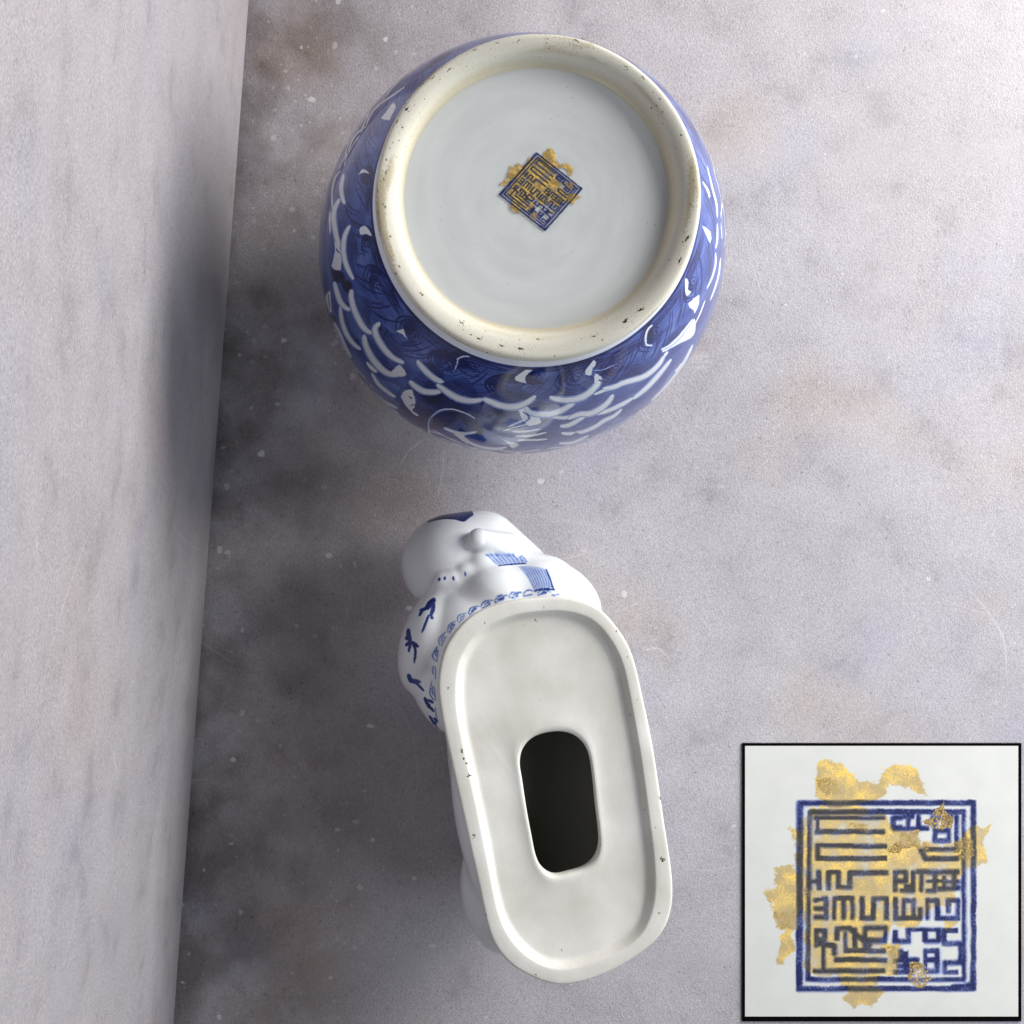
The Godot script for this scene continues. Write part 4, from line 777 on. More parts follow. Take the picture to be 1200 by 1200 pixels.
func make_jar() -> void:
	var jar := thing("porcelain_jar", Vector3(0.0479, 0, -0.1412), "round blue and white jar painted with waves, standing upside down, cream foot ring up", "jar")
	var prof := smooth_path(PackedVector2Array([Vector2(0.0505, 0.001), Vector2(0.0535, 0.0), Vector2(0.0555, 0.003), Vector2(0.0545, 0.018), Vector2(0.0615, 0.032), Vector2(0.0815, 0.044), Vector2(0.098, 0.062), Vector2(0.1065, 0.083), Vector2(0.108, 0.102), Vector2(0.1055, 0.132), Vector2(0.0992, 0.162), Vector2(0.0896, 0.192), Vector2(0.0778, 0.217), Vector2(0.0716, 0.228)]), 8)
	var even := func(r: float, _y: float, th: float) -> float: return r * (1.0 + 0.0022 * cos(2.0 * th + 0.6) + 0.0012 * cos(3.0 * th))
	part("body", lathe(prof, 192, even), glaze(paint_jar()), jar)

	# the unglazed foot ring, worn uneven, its inner slope broader on the near side
	var ring := smooth_path(PackedVector2Array([Vector2(0.0712, 0.2276), Vector2(0.0722, 0.2325), Vector2(0.0726, 0.2367), Vector2(0.0719, 0.2384), Vector2(0.0705, 0.2390), Vector2(0.0680, 0.2386), Vector2(0.0656, 0.2374), Vector2(0.0637, 0.2353), Vector2(0.0625, 0.2325), Vector2(0.0614, 0.2301), Vector2(0.0585, 0.2290)]), 5)
	var worn := func(r: float, y: float, th: float) -> float:
		var inner := smoothstep(0.0715, 0.063, r)
		return r * (1.0 + 0.0026 * cos(2.0 * th + 2.6) + 0.0014 * cos(5.0 * th + 1.0)) - inner * (0.0026 * maxf(0.0, sin(th)) + 0.0004 * cos(4.0 * th)) + 0.0 * y
	part("foot_ring", lathe(ring, 192, worn), clay_ring(), jar)

	# the glazed base inside the ring, slightly dished
	var dish := PackedVector2Array()
	for i in 15:
		var r := 0.0612 * (1.0 - i / 14.0)
		dish.append(Vector2(r, 0.2296 - 0.0016 * cos(clampf(r / 0.0612, 0, 1) * PI * 0.5)))
	var white := Image.create_empty(512, 512, false, Image.FORMAT_RGB8)
	var cloud := noise_bytes(512, 0.01, 4, 91)
	for y in 512:
		for x in 512:
			var v := (cloud[y * 512 + x] - 128) / 255.0 * 0.045
			var edge := smoothstep(0.035, 0.0, y / 512.0)
			white.set_pixel(x, y, Color(0.775 + v - edge * 0.01, 0.79 + v - edge * 0.03, 0.788 + v - edge * 0.12))
	for i in 34:
		var sp := Vector2i(rng.randi_range(2, 508), int(512.0 * (1.0 - sqrt(rng.randf()))))
		white.fill_rect(Rect2i(sp, Vector2i(1, 2)), Color(0.5, 0.5, 0.52))
	var dm := glaze(tex(white), 0.16)
	dm.heightmap_enabled = false
	var base := part("base", lathe(dish, 128, func(r: float, _y: float, _th: float) -> float: return r), dm, jar)

	var sm := StandardMaterial3D.new()
	var si := seal_image()
	si.resize(512, 512, Image.INTERPOLATE_LANCZOS)
	sm.albedo_texture = tex(si)
	sm.transparency = BaseMaterial3D.TRANSPARENCY_ALPHA
	sm.roughness = 0.3
	var st := SurfaceTool.new()
	st.begin(Mesh.PRIMITIVE_TRIANGLES)
	st.set_uv(Vector2(0, 0))
	st.add_vertex(Vector3(-0.00111, 0.2286, -0.03278))
	st.set_uv(Vector2(1, 0))
	st.add_vertex(Vector3(0.03064, 0.2286, -0.00767))
	st.set_uv(Vector2(1, 1))
	st.add_vertex(Vector3(0.00667, 0.2286, 0.01959))
	st.set_uv(Vector2(0, 0))
	st.add_vertex(Vector3(-0.00111, 0.2286, -0.03278))
	st.set_uv(Vector2(1, 1))
	st.add_vertex(Vector3(0.00667, 0.2286, 0.01959))
	st.set_uv(Vector2(0, 1))
	st.add_vertex(Vector3(-0.02508, 0.2286, -0.00552))
	st.generate_normals()
	var mark := part("seal_mark", st.commit(), sm, base)
	mark.set_meta("label", "square underglaze blue seal mark overlaid with flaking gold")


func clay_ring() -> StandardMaterial3D:
	var w := 2048
	var h := 128
	var n1 := noise_bytes(512, 0.01, 4, 101)
	var n2 := noise_bytes(512, 0.12, 3, 103)
	var out := PackedByteArray()
	out.resize(w * h * 3)
	var k := 0
	for y in h:
		var t := float(y) / h
		for x in w:
			var a := (n1[(y * 2 & 511) * 512 + (x >> 2)] - 128) / 255.0
			var b := (n2[(y * 3 & 511) * 512 + (x & 511)] - 128) / 255.0
			var grime := smoothstep(0.06, 0.3, a + b * 0.35) * smoothstep(0.10, 0.30, t) * smoothstep(0.75, 0.45, t)
			var stain := smoothstep(0.70, 0.90, t + a * 0.22) * 0.40
			var skin := smoothstep(0.14, 0.05, t + a * 0.05)
			var c := Color(0.785, 0.775, 0.725).lerp(Color(0.56, 0.52, 0.41), grime * 0.75).lerp(Color(0.74, 0.69, 0.56), stain).lerp(Color(0.84, 0.85, 0.83), skin * 0.8)
			c = c * (1.0 + a * 0.10 + b * 0.07)
			out[k] = clampi(int(c.r * 255), 0, 255)
			out[k + 1] = clampi(int(c.g * 255), 0, 255)
			out[k + 2] = clampi(int(c.b * 255), 0, 255)
			k += 3
	var im := Image.create_from_data(w, h, false, Image.FORMAT_RGB8, out)
	for i in 330:
		var x := rng.randi_range(0, w - 4)
		if i % 2:
			x = int(fposmod(rng.randfn(1308, 260.0), w - 4))
		var y := int(clampf(rng.randfn(0.48, 0.16), 0.12, 0.85) * h)
		var d := pow(rng.randf(), 3.0)
		im.fill_rect(Rect2i(x, y, 1 + int(d * 4.0), 1 + int(d * 2.4)), Color(0.34, 0.29, 0.20).lerp(Color(0.70, 0.66, 0.56), rng.randf()))
	ring_spot(im, -123.3, 0.32, 2.2)
	ring_spot(im, -125.3, 0.49, 1.0)
	ring_spot(im, -146.1, 0.44, 1.5)
	ring_spot(im, -141.9, 0.33, 2.2)
	ring_spot(im, -140.2, 0.34, 1.2)
	ring_spot(im, -136.2, 0.38, 1.2)
	ring_spot(im, -131.7, 0.42, 1.1)
	ring_spot(im, -171.0, 0.50, 1.1)
	ring_spot(im, -178.0, 0.40, 1.1)
	ring_spot(im, -152.0, 0.42, 0.9)
	ring_spot(im, -153.0, 0.51, 0.8)
	ring_spot(im, -173.7, 0.47, 0.6)
	ring_spot(im, -56.0, 0.47, 0.9)
	ring_spot(im, -49.0, 0.43, 0.9)
	ring_spot(im, -39.1, 0.47, 0.6)
	ring_spot(im, 15.5, 0.47, 2.0)
	ring_spot(im, 24.1, 0.47, 1.6)
	ring_spot(im, 47.7, 0.51, 1.9)
	ring_spot(im, 55.0, 0.52, 2.2)
	ring_spot(im, 68.0, 0.54, 1.0)
	ring_spot(im, 89.7, 0.61, 0.9)
	ring_spot(im, 96.3, 0.49, 1.6)
	ring_spot(im, 103.7, 0.49, 1.2)
	ring_spot(im, 120.9, 0.57, 1.2)
	ring_spot(im, 118.3, 0.32, 1.3)
	ring_spot(im, 112.4, 0.49, 1.3)
	ring_spot(im, 157.5, 0.30, 0.8)
	ring_spot(im, 153.3, 0.48, 0.7)
	ring_spot(im, 133.8, 0.81, 0.8)
	ring_spot(im, 140.3, 0.53, 0.8)
	ring_spot(im, -76.6, 0.42, 1.4)
	ring_spot(im, -71.0, 0.35, 1.6)
	ring_spot(im, -113.5, 0.41, 1.0)
	ring_spot(im, -105.0, 0.42, 0.9)
	ring_spot(im, -97.6, 0.48, 0.7)
	ring_spot(im, -87.1, 0.37, 0.6)
	ring_spot(im, -89.0, 0.36, 0.5)
	var m := StandardMaterial3D.new()
	m.albedo_texture = tex(im)
	m.roughness = 0.7
	m.metallic_specular = 0.3
	return m


func ring_spot(im: Image, th: float, t: float, size: float) -> void:
	var c := Vector2(fposmod(th, 360.0) / 360.0 * 2048.0, t * 128.0)
	var p := c - Vector2(size * 4.0, 0)
	var steps := int(3 + size * 10)
	for i in steps:
		var f := 1.0 - absf(2.0 * i / steps - 1.0)
		p += Vector2(rng.randf_range(-0.1, 1.5), rng.randfn(0, 0.45))
		var e := size * f * rng.randf_range(0.3, 1.5)
		im.fill_rect(Rect2i(Vector2i(p - Vector2(e, e * 0.5)), Vector2i(1 + int(e * 1.6), 1 + int(e * 1.1))), Color(0.13, 0.11, 0.08).lerp(Color(0.42, 0.37, 0.28), rng.randf() * 0.8))
	for i in int(size * 5):
		im.fill_rect(Rect2i(Vector2i(c + Vector2(rng.randfn(0, size * 7), rng.randfn(0, size * 3))), Vector2i(1, 1)), Color(0.35, 0.30, 0.22))


# ------------------------------------------------------------------ the seal mark, painted once and used on the jar and in the added inset print

var seal_ink: Image


func ink(width: float, n: Array) -> void:
	var p := PackedVector2Array()
	for i in range(0, n.size(), 2):
		p.append(Vector2(n[i] - 45.0, n[i + 1] - 45.0) * (1024.0 / 1130.0))
	for i in p.size() - 1:
		var d := (p[i + 1] - p[i]).normalized() * width * 0.35
		stroke(seal_ink, PackedVector2Array([p[i] - d, p[i].lerp(p[i + 1], 0.33), p[i].lerp(p[i + 1], 0.66), p[i + 1] + d]), width * rng.randf_range(0.85, 1.1), rng.randf_range(0.86, 1.0))


func gold_blot(im: Image, v: float, n: Array) -> void:
	var p := PackedVector2Array()
	for i in range(0, n.size(), 2):
		p.append(Vector2(n[i] - 45.0, n[i + 1] - 45.0) * (1024.0 / 1130.0))
	fill_poly(im, p, v)


func seal_image() -> Image:
	rng.seed = 4242
	seal_ink = Image.create_empty(1024, 1024, false, Image.FORMAT_L8)
	ink(24, [272, 285, 990, 282, 990, 1058, 270, 1060, 272, 285])
	ink(20, [312, 322, 950, 320, 950, 1020, 305, 1020, 312, 322])
	ink(12, [985, 900, 980, 1040, 900, 1050])
	ink(19, [345, 345, 345, 405])
	ink(19, [335, 345, 620, 345])
	ink(19, [340, 402, 620, 405])
	ink(19, [345, 460, 625, 465])
	ink(19, [345, 460, 345, 515])
	ink(19, [345, 515, 625, 515])
	ink(19, [310, 575, 310, 640])
	ink(19, [310, 610, 350, 610])
	ink(19, [350, 570, 350, 640])
	ink(19, [390, 640, 390, 575, 430, 575, 430, 635, 480, 635, 480, 575, 630, 575])
	ink(19, [335, 690, 380, 680])
	ink(19, [335, 725, 380, 725])
	ink(19, [335, 760, 380, 760])
	ink(19, [380, 680, 380, 765])
	ink(19, [415, 765, 415, 682, 490, 682, 490, 765])
	ink(19, [452, 682, 452, 765])
	ink(19, [530, 680, 530, 765, 575, 765, 578, 682, 630, 682, 630, 765])
	ink(19, [340, 880, 340, 815, 375, 815, 375, 852, 340, 852])
	ink(19, [355, 870, 415, 880, 415, 915])
	ink(19, [370, 870, 370, 985])
	ink(19, [330, 985, 400, 985])
	ink(19, [425, 850, 425, 808, 480, 808])
	ink(19, [460, 830, 460, 900, 620, 900])
	ink(19, [480, 810, 560, 880])
	ink(19, [500, 810, 500, 880])
	ink(19, [540, 805, 540, 890])
	ink(19, [545, 805, 625, 805, 625, 858, 545, 858])
	ink(19, [420, 940, 625, 940])
	ink(19, [400, 985, 620, 985])
	ink(19, [690, 345, 660, 345, 660, 385, 690, 385])
	ink(19, [705, 340, 740, 340])
	ink(19, [720, 340, 720, 385])
	ink(19, [762, 340, 762, 380])
	ink(19, [660, 392, 800, 390])
	ink(19, [830, 350, 830, 440, 890, 440, 890, 360])
	ink(19, [830, 400, 890, 400])
	ink(19, [770, 480, 792, 518, 925, 515])
	ink(19, [790, 478, 925, 475])
	ink(19, [920, 340, 920, 460])
	ink(19, [820, 345, 900, 342])
	ink(19, [665, 650, 665, 572, 710, 572, 710, 610, 670, 610])
	ink(19, [690, 650, 740, 650, 740, 572])
	ink(19, [710, 632, 740, 630])
	ink(19, [760, 570, 790, 570])
	ink(19, [775, 570, 775, 650])
	ink(19, [800, 572, 925, 572])
	ink(19, [800, 610, 930, 612])
	ink(19, [830, 590, 830, 650, 800, 650])
	ink(19, [868, 595, 868, 640])
	ink(19, [910, 590, 910, 640])
	ink(19, [850, 642, 930, 640])
	ink(19, [665, 682, 665, 765, 770, 765])
	ink(19, [700, 765, 700, 690, 745, 690, 745, 765])
	ink(19, [770, 765, 770, 725])
	ink(19, [800, 765, 800, 690, 840, 690, 840, 765, 925, 765, 925, 690, 885, 690, 885, 735])
	ink(19, [665, 820, 665, 860, 720, 860, 720, 812, 770, 812])
	ink(19, [770, 812, 845, 812, 845, 860, 790, 860, 790, 812])
	ink(19, [920, 815, 870, 815, 870, 870, 935, 872, 935, 950, 872, 950, 872, 990, 920, 990])
	ink(19, [665, 942, 760, 940])
	ink(19, [710, 910, 710, 990])
	ink(19, [680, 965, 740, 965])
	ink(19, [665, 990, 740, 990])
	ink(19, [790, 900, 840, 900, 840, 985, 790, 985, 790, 900])
	ink(19, [790, 940, 840, 940])
	ink(19, [690, 900, 690, 930])
	var gold := Image.create_empty(1024, 1024, false, Image.FORMAT_L8)
	gold_blot(gold, 0.95, [335, 260, 340, 190, 350, 130, 390, 100, 440, 130, 460, 170, 520, 185, 580, 190, 600, 165, 670, 125, 740, 145, 795, 200, 785, 245, 740, 245, 710, 205, 640, 215, 600, 260, 560, 290, 470, 300, 440, 340, 400, 340, 380, 290])
	gold_blot(gold, 0.95, [180, 545, 250, 525, 262, 600, 300, 650, 280, 720, 255, 800, 240, 900, 190, 960, 185, 880, 215, 815, 165, 805, 170, 740, 120, 655, 180, 640])
	gold_blot(gold, 0.62, [300, 310, 470, 300, 640, 330, 700, 430, 930, 440, 1000, 380, 1070, 375, 1040, 430, 1040, 520, 1000, 550, 960, 560, 930, 640, 900, 700, 820, 720, 760, 800, 700, 820, 640, 780, 620, 860, 700, 900, 660, 1000, 560, 1060, 600, 1050, 560, 1130, 460, 1110, 470, 1060, 420, 1000, 300, 1010, 280, 700, 250, 450, 290, 320])
	gold_blot(gold, 0.9, [440, 1040, 480, 1080, 455, 1105, 530, 1135, 625, 1080, 600, 1050])
	gold_blot(gold, 0.95, [480, 590, 640, 590, 640, 660, 560, 660, 500, 650])
	gold_blot(gold, 0.9, [620, 400, 740, 390, 800, 500, 700, 545, 600, 500])
	gold_blot(gold, 0.95, [620, 880, 700, 870, 660, 1000, 630, 990])
	gold_blot(gold, 0.9, [905, 460, 990, 440, 980, 540, 930, 520])
	gold_blot(gold, 0.7, [1000, 380, 1070, 370, 1030, 430, 1045, 520, 1000, 550])
	gold_blot(gold, 0.7, [240, 380, 265, 400, 260, 460, 235, 450])
	gold_blot(gold, 0.7, [870, 770, 920, 770, 910, 830, 880, 820])
	var flake := Image.create_empty(1024, 1024, false, Image.FORMAT_L8)
	gold_blot(flake, 1, [785, 378, 830, 340, 862, 285, 885, 330, 905, 375, 860, 408, 830, 390])
	gold_blot(flake, 0.9, [640, 470, 690, 410, 735, 388, 770, 430, 765, 470, 720, 480, 690, 505, 650, 500])
	gold_blot(flake, 0.8, [785, 440, 812, 460, 800, 490, 775, 480])
	gold_blot(flake, 1, [740, 965, 785, 950, 818, 1000, 800, 1030, 780, 1065, 730, 1040, 705, 1020])
	gold_blot(flake, 0.75, [905, 450, 965, 440, 985, 500, 960, 530, 920, 500])
	gold_blot(flake, 0.6, [340, 190, 400, 180, 440, 230, 380, 260])
	gold_blot(flake, 0.6, [480, 375, 545, 360, 560, 400, 530, 410])
	gold_blot(flake, 0.7, [175, 745, 245, 720, 245, 800, 190, 810])
	gold_blot(flake, 0.6, [630, 890, 680, 880, 665, 950, 640, 945])
	gold_blot(flake, 0.5, [290, 640, 330, 650, 320, 690])
	# the ink has bled into the glaze; the gold has a ragged soft edge
	var ink_core := seal_ink.duplicate()
	for half in [512, 256, 150]:
		ink_core.resize(half, half, Image.INTERPOLATE_BILINEAR)
	ink_core.resize(1024, 1024, Image.INTERPOLATE_CUBIC)
	var bleed := seal_ink.duplicate()
	bleed.resize(64, 64, Image.INTERPOLATE_TRILINEAR)
	bleed.resize(1024, 1024, Image.INTERPOLATE_CUBIC)
	for half in [512, 256, 128]:
		gold.resize(half, half, Image.INTERPOLATE_BILINEAR)
	gold.resize(1024, 1024, Image.INTERPOLATE_CUBIC)
	var a := ink_core.get_data() as PackedByteArray
	var b := bleed.get_data() as PackedByteArray
	var c := gold.get_data() as PackedByteArray
	var f := flake.get_data()
	var n1 := noise_bytes(512, 0.02, 5, 201)
	var n2 := noise_bytes(512, 0.09, 4, 203)
	var out := PackedByteArray()
	out.resize(1024 * 1024 * 4)
	var k := 0
	for y in 1024:
		for x in 1024:
			var w1 := n1[((y >> 1) << 9) | (x >> 1)] / 255.0 - 0.5
			var w2 := n2[((y & 511) << 9) | (x & 511)] / 255.0 - 0.5
			var w3 := n1[(((x + 300) >> 1 & 511) << 9) | ((y + 77) >> 1 & 511)] / 255.0 - 0.5
			var i := clampi(y + int(w1 * 7.0 + w2 * 4.0), 0, 1023) * 1024 + clampi(x + int(w3 * 7.0 - w2 * 4.0), 0, 1023)
			var j := clampi(y + int(w1 * 46.0 + w2 * 16.0), 0, 1023) * 1024 + clampi(x + int(w3 * 46.0 - w2 * 16.0), 0, 1023)
			var d := clampf(a[i] / 255.0 * (1.0 + w2 * 0.6 + w1 * 0.5), 0.0, 1.0)
			var halo := b[i] / 255.0 * 0.50
			var g := smoothstep(0.16, 0.72, c[j] / 255.0 + w1 * 0.55 + w2 * 0.35) * clampf(c[j] / 150.0, 0, 1)
			# halo of pale blue, gold lying over it, then the dark ink showing through the thin gold
			var col := Color(0.47, 0.54, 0.80)
			var al := halo
			var gc := Color(0.78, 0.655, 0.36).lerp(Color(0.64, 0.49, 0.20), clampf(0.25 - w1 * 1.6 - w2 * 0.9, 0, 1)).lerp(Color(0.88, 0.73, 0.34), clampf(w1 * 1.3 + w2 * 0.8, 0, 1))
			gc = gc * (0.97 + w2 * 0.22 + w1 * 0.25)
			var ga := g * clampf(0.72 + w1 * 0.5 + w2 * 0.35, 0, 0.95)
			col = col.lerp(gc, ga / maxf(ga + al * (1.0 - ga), 0.001))
			al = ga + al * (1.0 - ga)
			var ic := Color(0.16, 0.21, 0.47).lerp(Color(0.085, 0.11, 0.29), d * d).lerp(Color(0.155, 0.16, 0.165), g * 0.8)
			var ia := d * (0.97 - 0.10 * g)
			col = col.lerp(ic, ia / maxf(ia + al * (1.0 - ia), 0.001))
			al = ia + al * (1.0 - ia)
			if f[j] > 20:
				var fa := f[j] / 255.0 * smoothstep(-0.30, -0.02, w2 + w1 * 0.6)
				var fc := Color(0.47, 0.39, 0.23).lerp(Color(0.80, 0.68, 0.42), clampf(0.25 + w2 * 2.4, 0, 1)).lerp(Color(0.27, 0.21, 0.12), clampf(-w2 * 2.4 - 0.1, 0, 1))
				col = col.lerp(fc, fa / maxf(fa + al * (1.0 - fa), 0.001))
				al = fa + al * (1.0 - fa)
			out[k] = clampi(int(col.r * 255), 0, 255)
			out[k + 1] = clampi(int(col.g * 255), 0, 255)
			out[k + 2] = clampi(int(col.b * 255), 0, 255)
			out[k + 3] = clampi(int(al * 255), 0, 255)
			k += 4
	return Image.create_from_data(1024, 1024, false, Image.FORMAT_RGBA8, out)


func make_inset_print() -> void:
	var im := Image.create_empty(1024, 1024, false, Image.FORMAT_RGBA8)
	var n := noise_bytes(512, 0.012, 3, 301)
	var gr := noise_bytes(512, 0.3, 2, 303)
	for y in 1024:
		for x in 1024:
			var v := (n[((y >> 1) << 9) | (x >> 1)] - 128) / 255.0 * 0.025 + (gr[((y & 511) << 9) | (x & 511)] - 128) / 255.0 * 0.02
			im.set_pixel(x, y, Color(0.775 + 0.004 + v, 0.775 + 0.006 + v, 0.775 - 0.012 + v))
	im.blend_rect(seal_image(), Rect2i(0, 0, 1024, 1024), Vector2i(0, 0))
	im.convert(Image.FORMAT_RGB8)
	var m := StandardMaterial3D.new()
	m.albedo_texture = tex(im)
	m.roughness = 0.55
	m.metallic_specular = 0.3
	var black := StandardMaterial3D.new()
	black.albedo_color = Color(0.015, 0.015, 0.015)
	black.roughness = 0.85
	black.metallic_specular = 0.15
	var card := thing("inset_print", Vector3(0.27812, 0, 0.22586), "picture-in-picture inset of the blue seal mark with gold flakes, added as a black bordered print on the board", "print")  # an overlay inset, not part of the setting, added as a flat print
	var st := SurfaceTool.new()
	st.begin(Mesh.PRIMITIVE_TRIANGLES)
	slab(st, Vector3(-0.08588, 0.0002, -0.08562), Vector3(0.08588, 0.0012, 0.08562))
	st.generate_normals()
	part("border", st.commit(), black, card)
	st = SurfaceTool.new()
	st.begin(Mesh.PRIMITIVE_TRIANGLES)
	for t in [Vector2(0, 0), Vector2(1, 0), Vector2(1, 1), Vector2(0, 0), Vector2(1, 1), Vector2(0, 1)]:
		st.set_uv(t)
		st.add_vertex(Vector3(lerpf(-0.08430, 0.08378, t.x), 0.0015, lerpf(-0.08404, 0.08246, t.y)))
	st.generate_normals()
	part("picture", st.commit(), m, card)


# ------------------------------------------------------------------ the figurine

var prims: Array = []          # each: kind, centre or end, radii or end, extra values, blend
var body_cells := {}


func egg(c: Vector3, r: Vector3, yaw: float, k: float) -> void:
	prims.append([0, c, r, cos(yaw), sin(yaw), k, maxf(r.x, maxf(r.y, r.z))])


func limb(a: Vector3, b: Vector3, ra: float, rb: float, k: float) -> void:
	prims.append([1, a, b, ra, rb, k, a.distance_to(b) * 0.5 + maxf(ra, rb)])


func depth_at(p: Vector3) -> float:
	var d := 1e3
	for q in prims:
		var k: float = q[5]
		var mid: Vector3 = q[1] if q[0] == 0 else (q[1] + q[2]) * 0.5
		if p.distance_to(mid) - q[6] > d + k:
			continue
		var v: float
		if q[0] == 0:
			var e: Vector3 = p - q[1]
			var l: Vector3 = Vector3(e.x * q[3] - e.z * q[4], e.y, e.x * q[4] + e.z * q[3]) / q[2]
			var k0: float = l.length()
			v = k0 * (k0 - 1.0) / ((l / q[2]).length() + 1e-9)
		else:
			var ab: Vector3 = q[2] - q[1]
			var t := clampf((p - q[1]).dot(ab) / ab.length_squared(), 0.0, 1.0)
			v = (p - q[1] - ab * t).length() - lerpf(q[3], q[4], t)
		var h := maxf(k - absf(d - v), 0.0) / k
		d = minf(d, v) - h * h * k * 0.25
	d = maxf(d, p.y - 0.1105)
	# hollow inside
	var c := p - HOLLOW
	var l2 := Vector3(c.x * HOLLOW_COS - c.z * HOLLOW_SIN, c.y, c.x * HOLLOW_SIN + c.z * HOLLOW_COS)
	var b := l2.abs() - Vector3(0.020, 0.038, 0.046)
	var hollow := b.max(Vector3.ZERO).length() + minf(maxf(b.x, maxf(b.y, b.z)), 0.0) - 0.012
	return maxf(d, -hollow)


const HOLLOW := Vector3(0.0087, 0.1150, 0.0118)
const HOLLOW_COS := 0.99388
const HOLLOW_SIN := 0.11043
const BOY_MID := Vector3(0.0050, 0.0000, 0.0005)


func boy_uv(p: Vector3) -> Vector2:
	return Vector2(atan2(p.x - BOY_MID.x, -(p.z - BOY_MID.z)) / TAU + 0.5, clampf(1.0 - (rad_to_deg(atan2(p.y - 0.03, Vector2(p.x - BOY_MID.x, p.z - BOY_MID.z).length())) + 40.0) / 100.0, 0.001, 0.999))


func boy_mesh() -> ArrayMesh:
	var cell := 0.0018
	var lo := Vector3(-0.0891, -0.0080, -0.1505)
	var hi := Vector3(0.0759, 0.1180, 0.1194)
	var nx := int((hi.x - lo.x) / cell) / 8 * 8 + 8
	var ny := int((hi.y - lo.y) / cell) / 8 * 8 + 8
	var nz := int((hi.z - lo.z) / cell) / 8 * 8 + 8
	var f := PackedFloat32Array()
	f.resize(nx * ny * nz)
	f.fill(1.0)
	var live: Array[Vector3i] = []
	for bz in range(0, nz, 8):
		for by in range(0, ny, 8):
			for bx in range(0, nx, 8):
				var d := depth_at(lo + Vector3(bx + 3.5, by + 3.5, bz + 3.5) * cell)
				var near := absf(d) < cell * 12.5
				if near:
					live.append(Vector3i(bx, by, bz))
				elif d > 0.0:
					continue
				for z in range(bz, bz + 8):
					for y in range(by, by + 8):
						var i := (z * ny + y) * nx + bx
						for x in 8:
							f[i + x] = depth_at(lo + Vector3(bx + x, y, z) * cell) if near else -1.0
	var verts := PackedVector3Array()
	var where := {}
	var sy := nx
	var sz := nx * ny
	var corner := [0, 1, sy, sy + 1, sz, sz + 1, sz + sy, sz + sy + 1]
	var edges := [[0, 1], [2, 3], [4, 5], [6, 7], [0, 2], [1, 3], [4, 6], [5, 7], [0, 4], [1, 5], [2, 6], [3, 7]]
	for b in live:
		for z in range(b.z, mini(b.z + 8, nz - 1)):
			for y in range(b.y, mini(b.y + 8, ny - 1)):
				for x in range(b.x, mini(b.x + 8, nx - 1)):
					var i := z * sz + y * sy + x
					var inside := 0
					for c in corner:
						if f[i + c] < 0.0:
							inside += 1
					if inside == 0 or inside == 8:
						continue
					var sum := Vector3.ZERO
					var n := 0
					for e in edges:
						var fa := f[i + corner[e[0]]]
						var fb := f[i + corner[e[1]]]
						if (fa < 0.0) != (fb < 0.0):
							var t := fa / (fa - fb)
							var pa := Vector3(e[0] & 1, (e[0] >> 1) & 1, e[0] >> 2)
							var pb := Vector3(e[1] & 1, (e[1] >> 1) & 1, e[1] >> 2)
							sum += pa.lerp(pb, t)
							n += 1
					where[i] = verts.size()
					verts.append(lo + (Vector3(x, y, z) + sum / n) * cell)
	# pull the vertices onto the surface and take its slope as normal
	var norms := PackedVector3Array()
	var e := 0.0006
	for i in verts.size():
		var p := verts[i]
		var g := Vector3(depth_at(p + Vector3(e, 0, 0)) - depth_at(p - Vector3(e, 0, 0)), depth_at(p + Vector3(0, e, 0)) - depth_at(p - Vector3(0, e, 0)), depth_at(p + Vector3(0, 0, e)) - depth_at(p - Vector3(0, 0, e)))
		norms.append(g.normalized())
		verts[i] = p - norms[i] * clampf(depth_at(p), -0.0006, 0.0006)
	var st := SurfaceTool.new()
	st.begin(Mesh.PRIMITIVE_TRIANGLES)
	var steps := [1, sy, sz]
	for i: int in where:
		for axis in 3:
			var u: int = steps[(axis + 1) % 3]
			var v: int = steps[(axis + 2) % 3]
			var fa := f[i]
			var fb := f[i + steps[axis]]
			if (fa < 0.0) == (fb < 0.0) or not (where.has(i - u) and where.has(i - v) and where.has(i - u - v)):
				continue
			var q := [where[i], where[i - u], where[i - u - v], where[i - v]]
			var order := [0, 2, 1, 0, 3, 2] if fa < 0.0 else [0, 1, 2, 0, 2, 3]
			for t in [0, 3]:
				var tri := [q[order[t]], q[order[t + 1]], q[order[t + 2]]]
				var uvs := [boy_uv(verts[tri[0]]), boy_uv(verts[tri[1]]), boy_uv(verts[tri[2]])]
				var far := maxf(uvs[0].x, maxf(uvs[1].x, uvs[2].x))
				for k in 3:
					if far - uvs[k].x > 0.5:
						uvs[k].x += 1.0
					st.set_uv(uvs[k])
					st.set_normal(norms[tri[k]])
					st.add_vertex(verts[tri[k]])
	st.index()
	return st.commit()


var boy_ink: Image


func bpts(n: Array) -> PackedVector2Array:          # thousandths of the way round, and of the way up from under the belly
	var p := PackedVector2Array()
	for i in range(0, n.size(), 2):
		p.append(Vector2(n[i] / 1000.0 * 4096.0, (1.0 - n[i + 1] / 1000.0) * 1024.0))
	return p


func bline(width: float, v: float, n: Array, taper := 0.8) -> void:
	stroke(boy_ink, smooth_path(bpts(n), 6), width, v, taper)


func bpoly(v: float, n: Array) -> void:
	fill_poly(boy_ink, bpts(n), v)


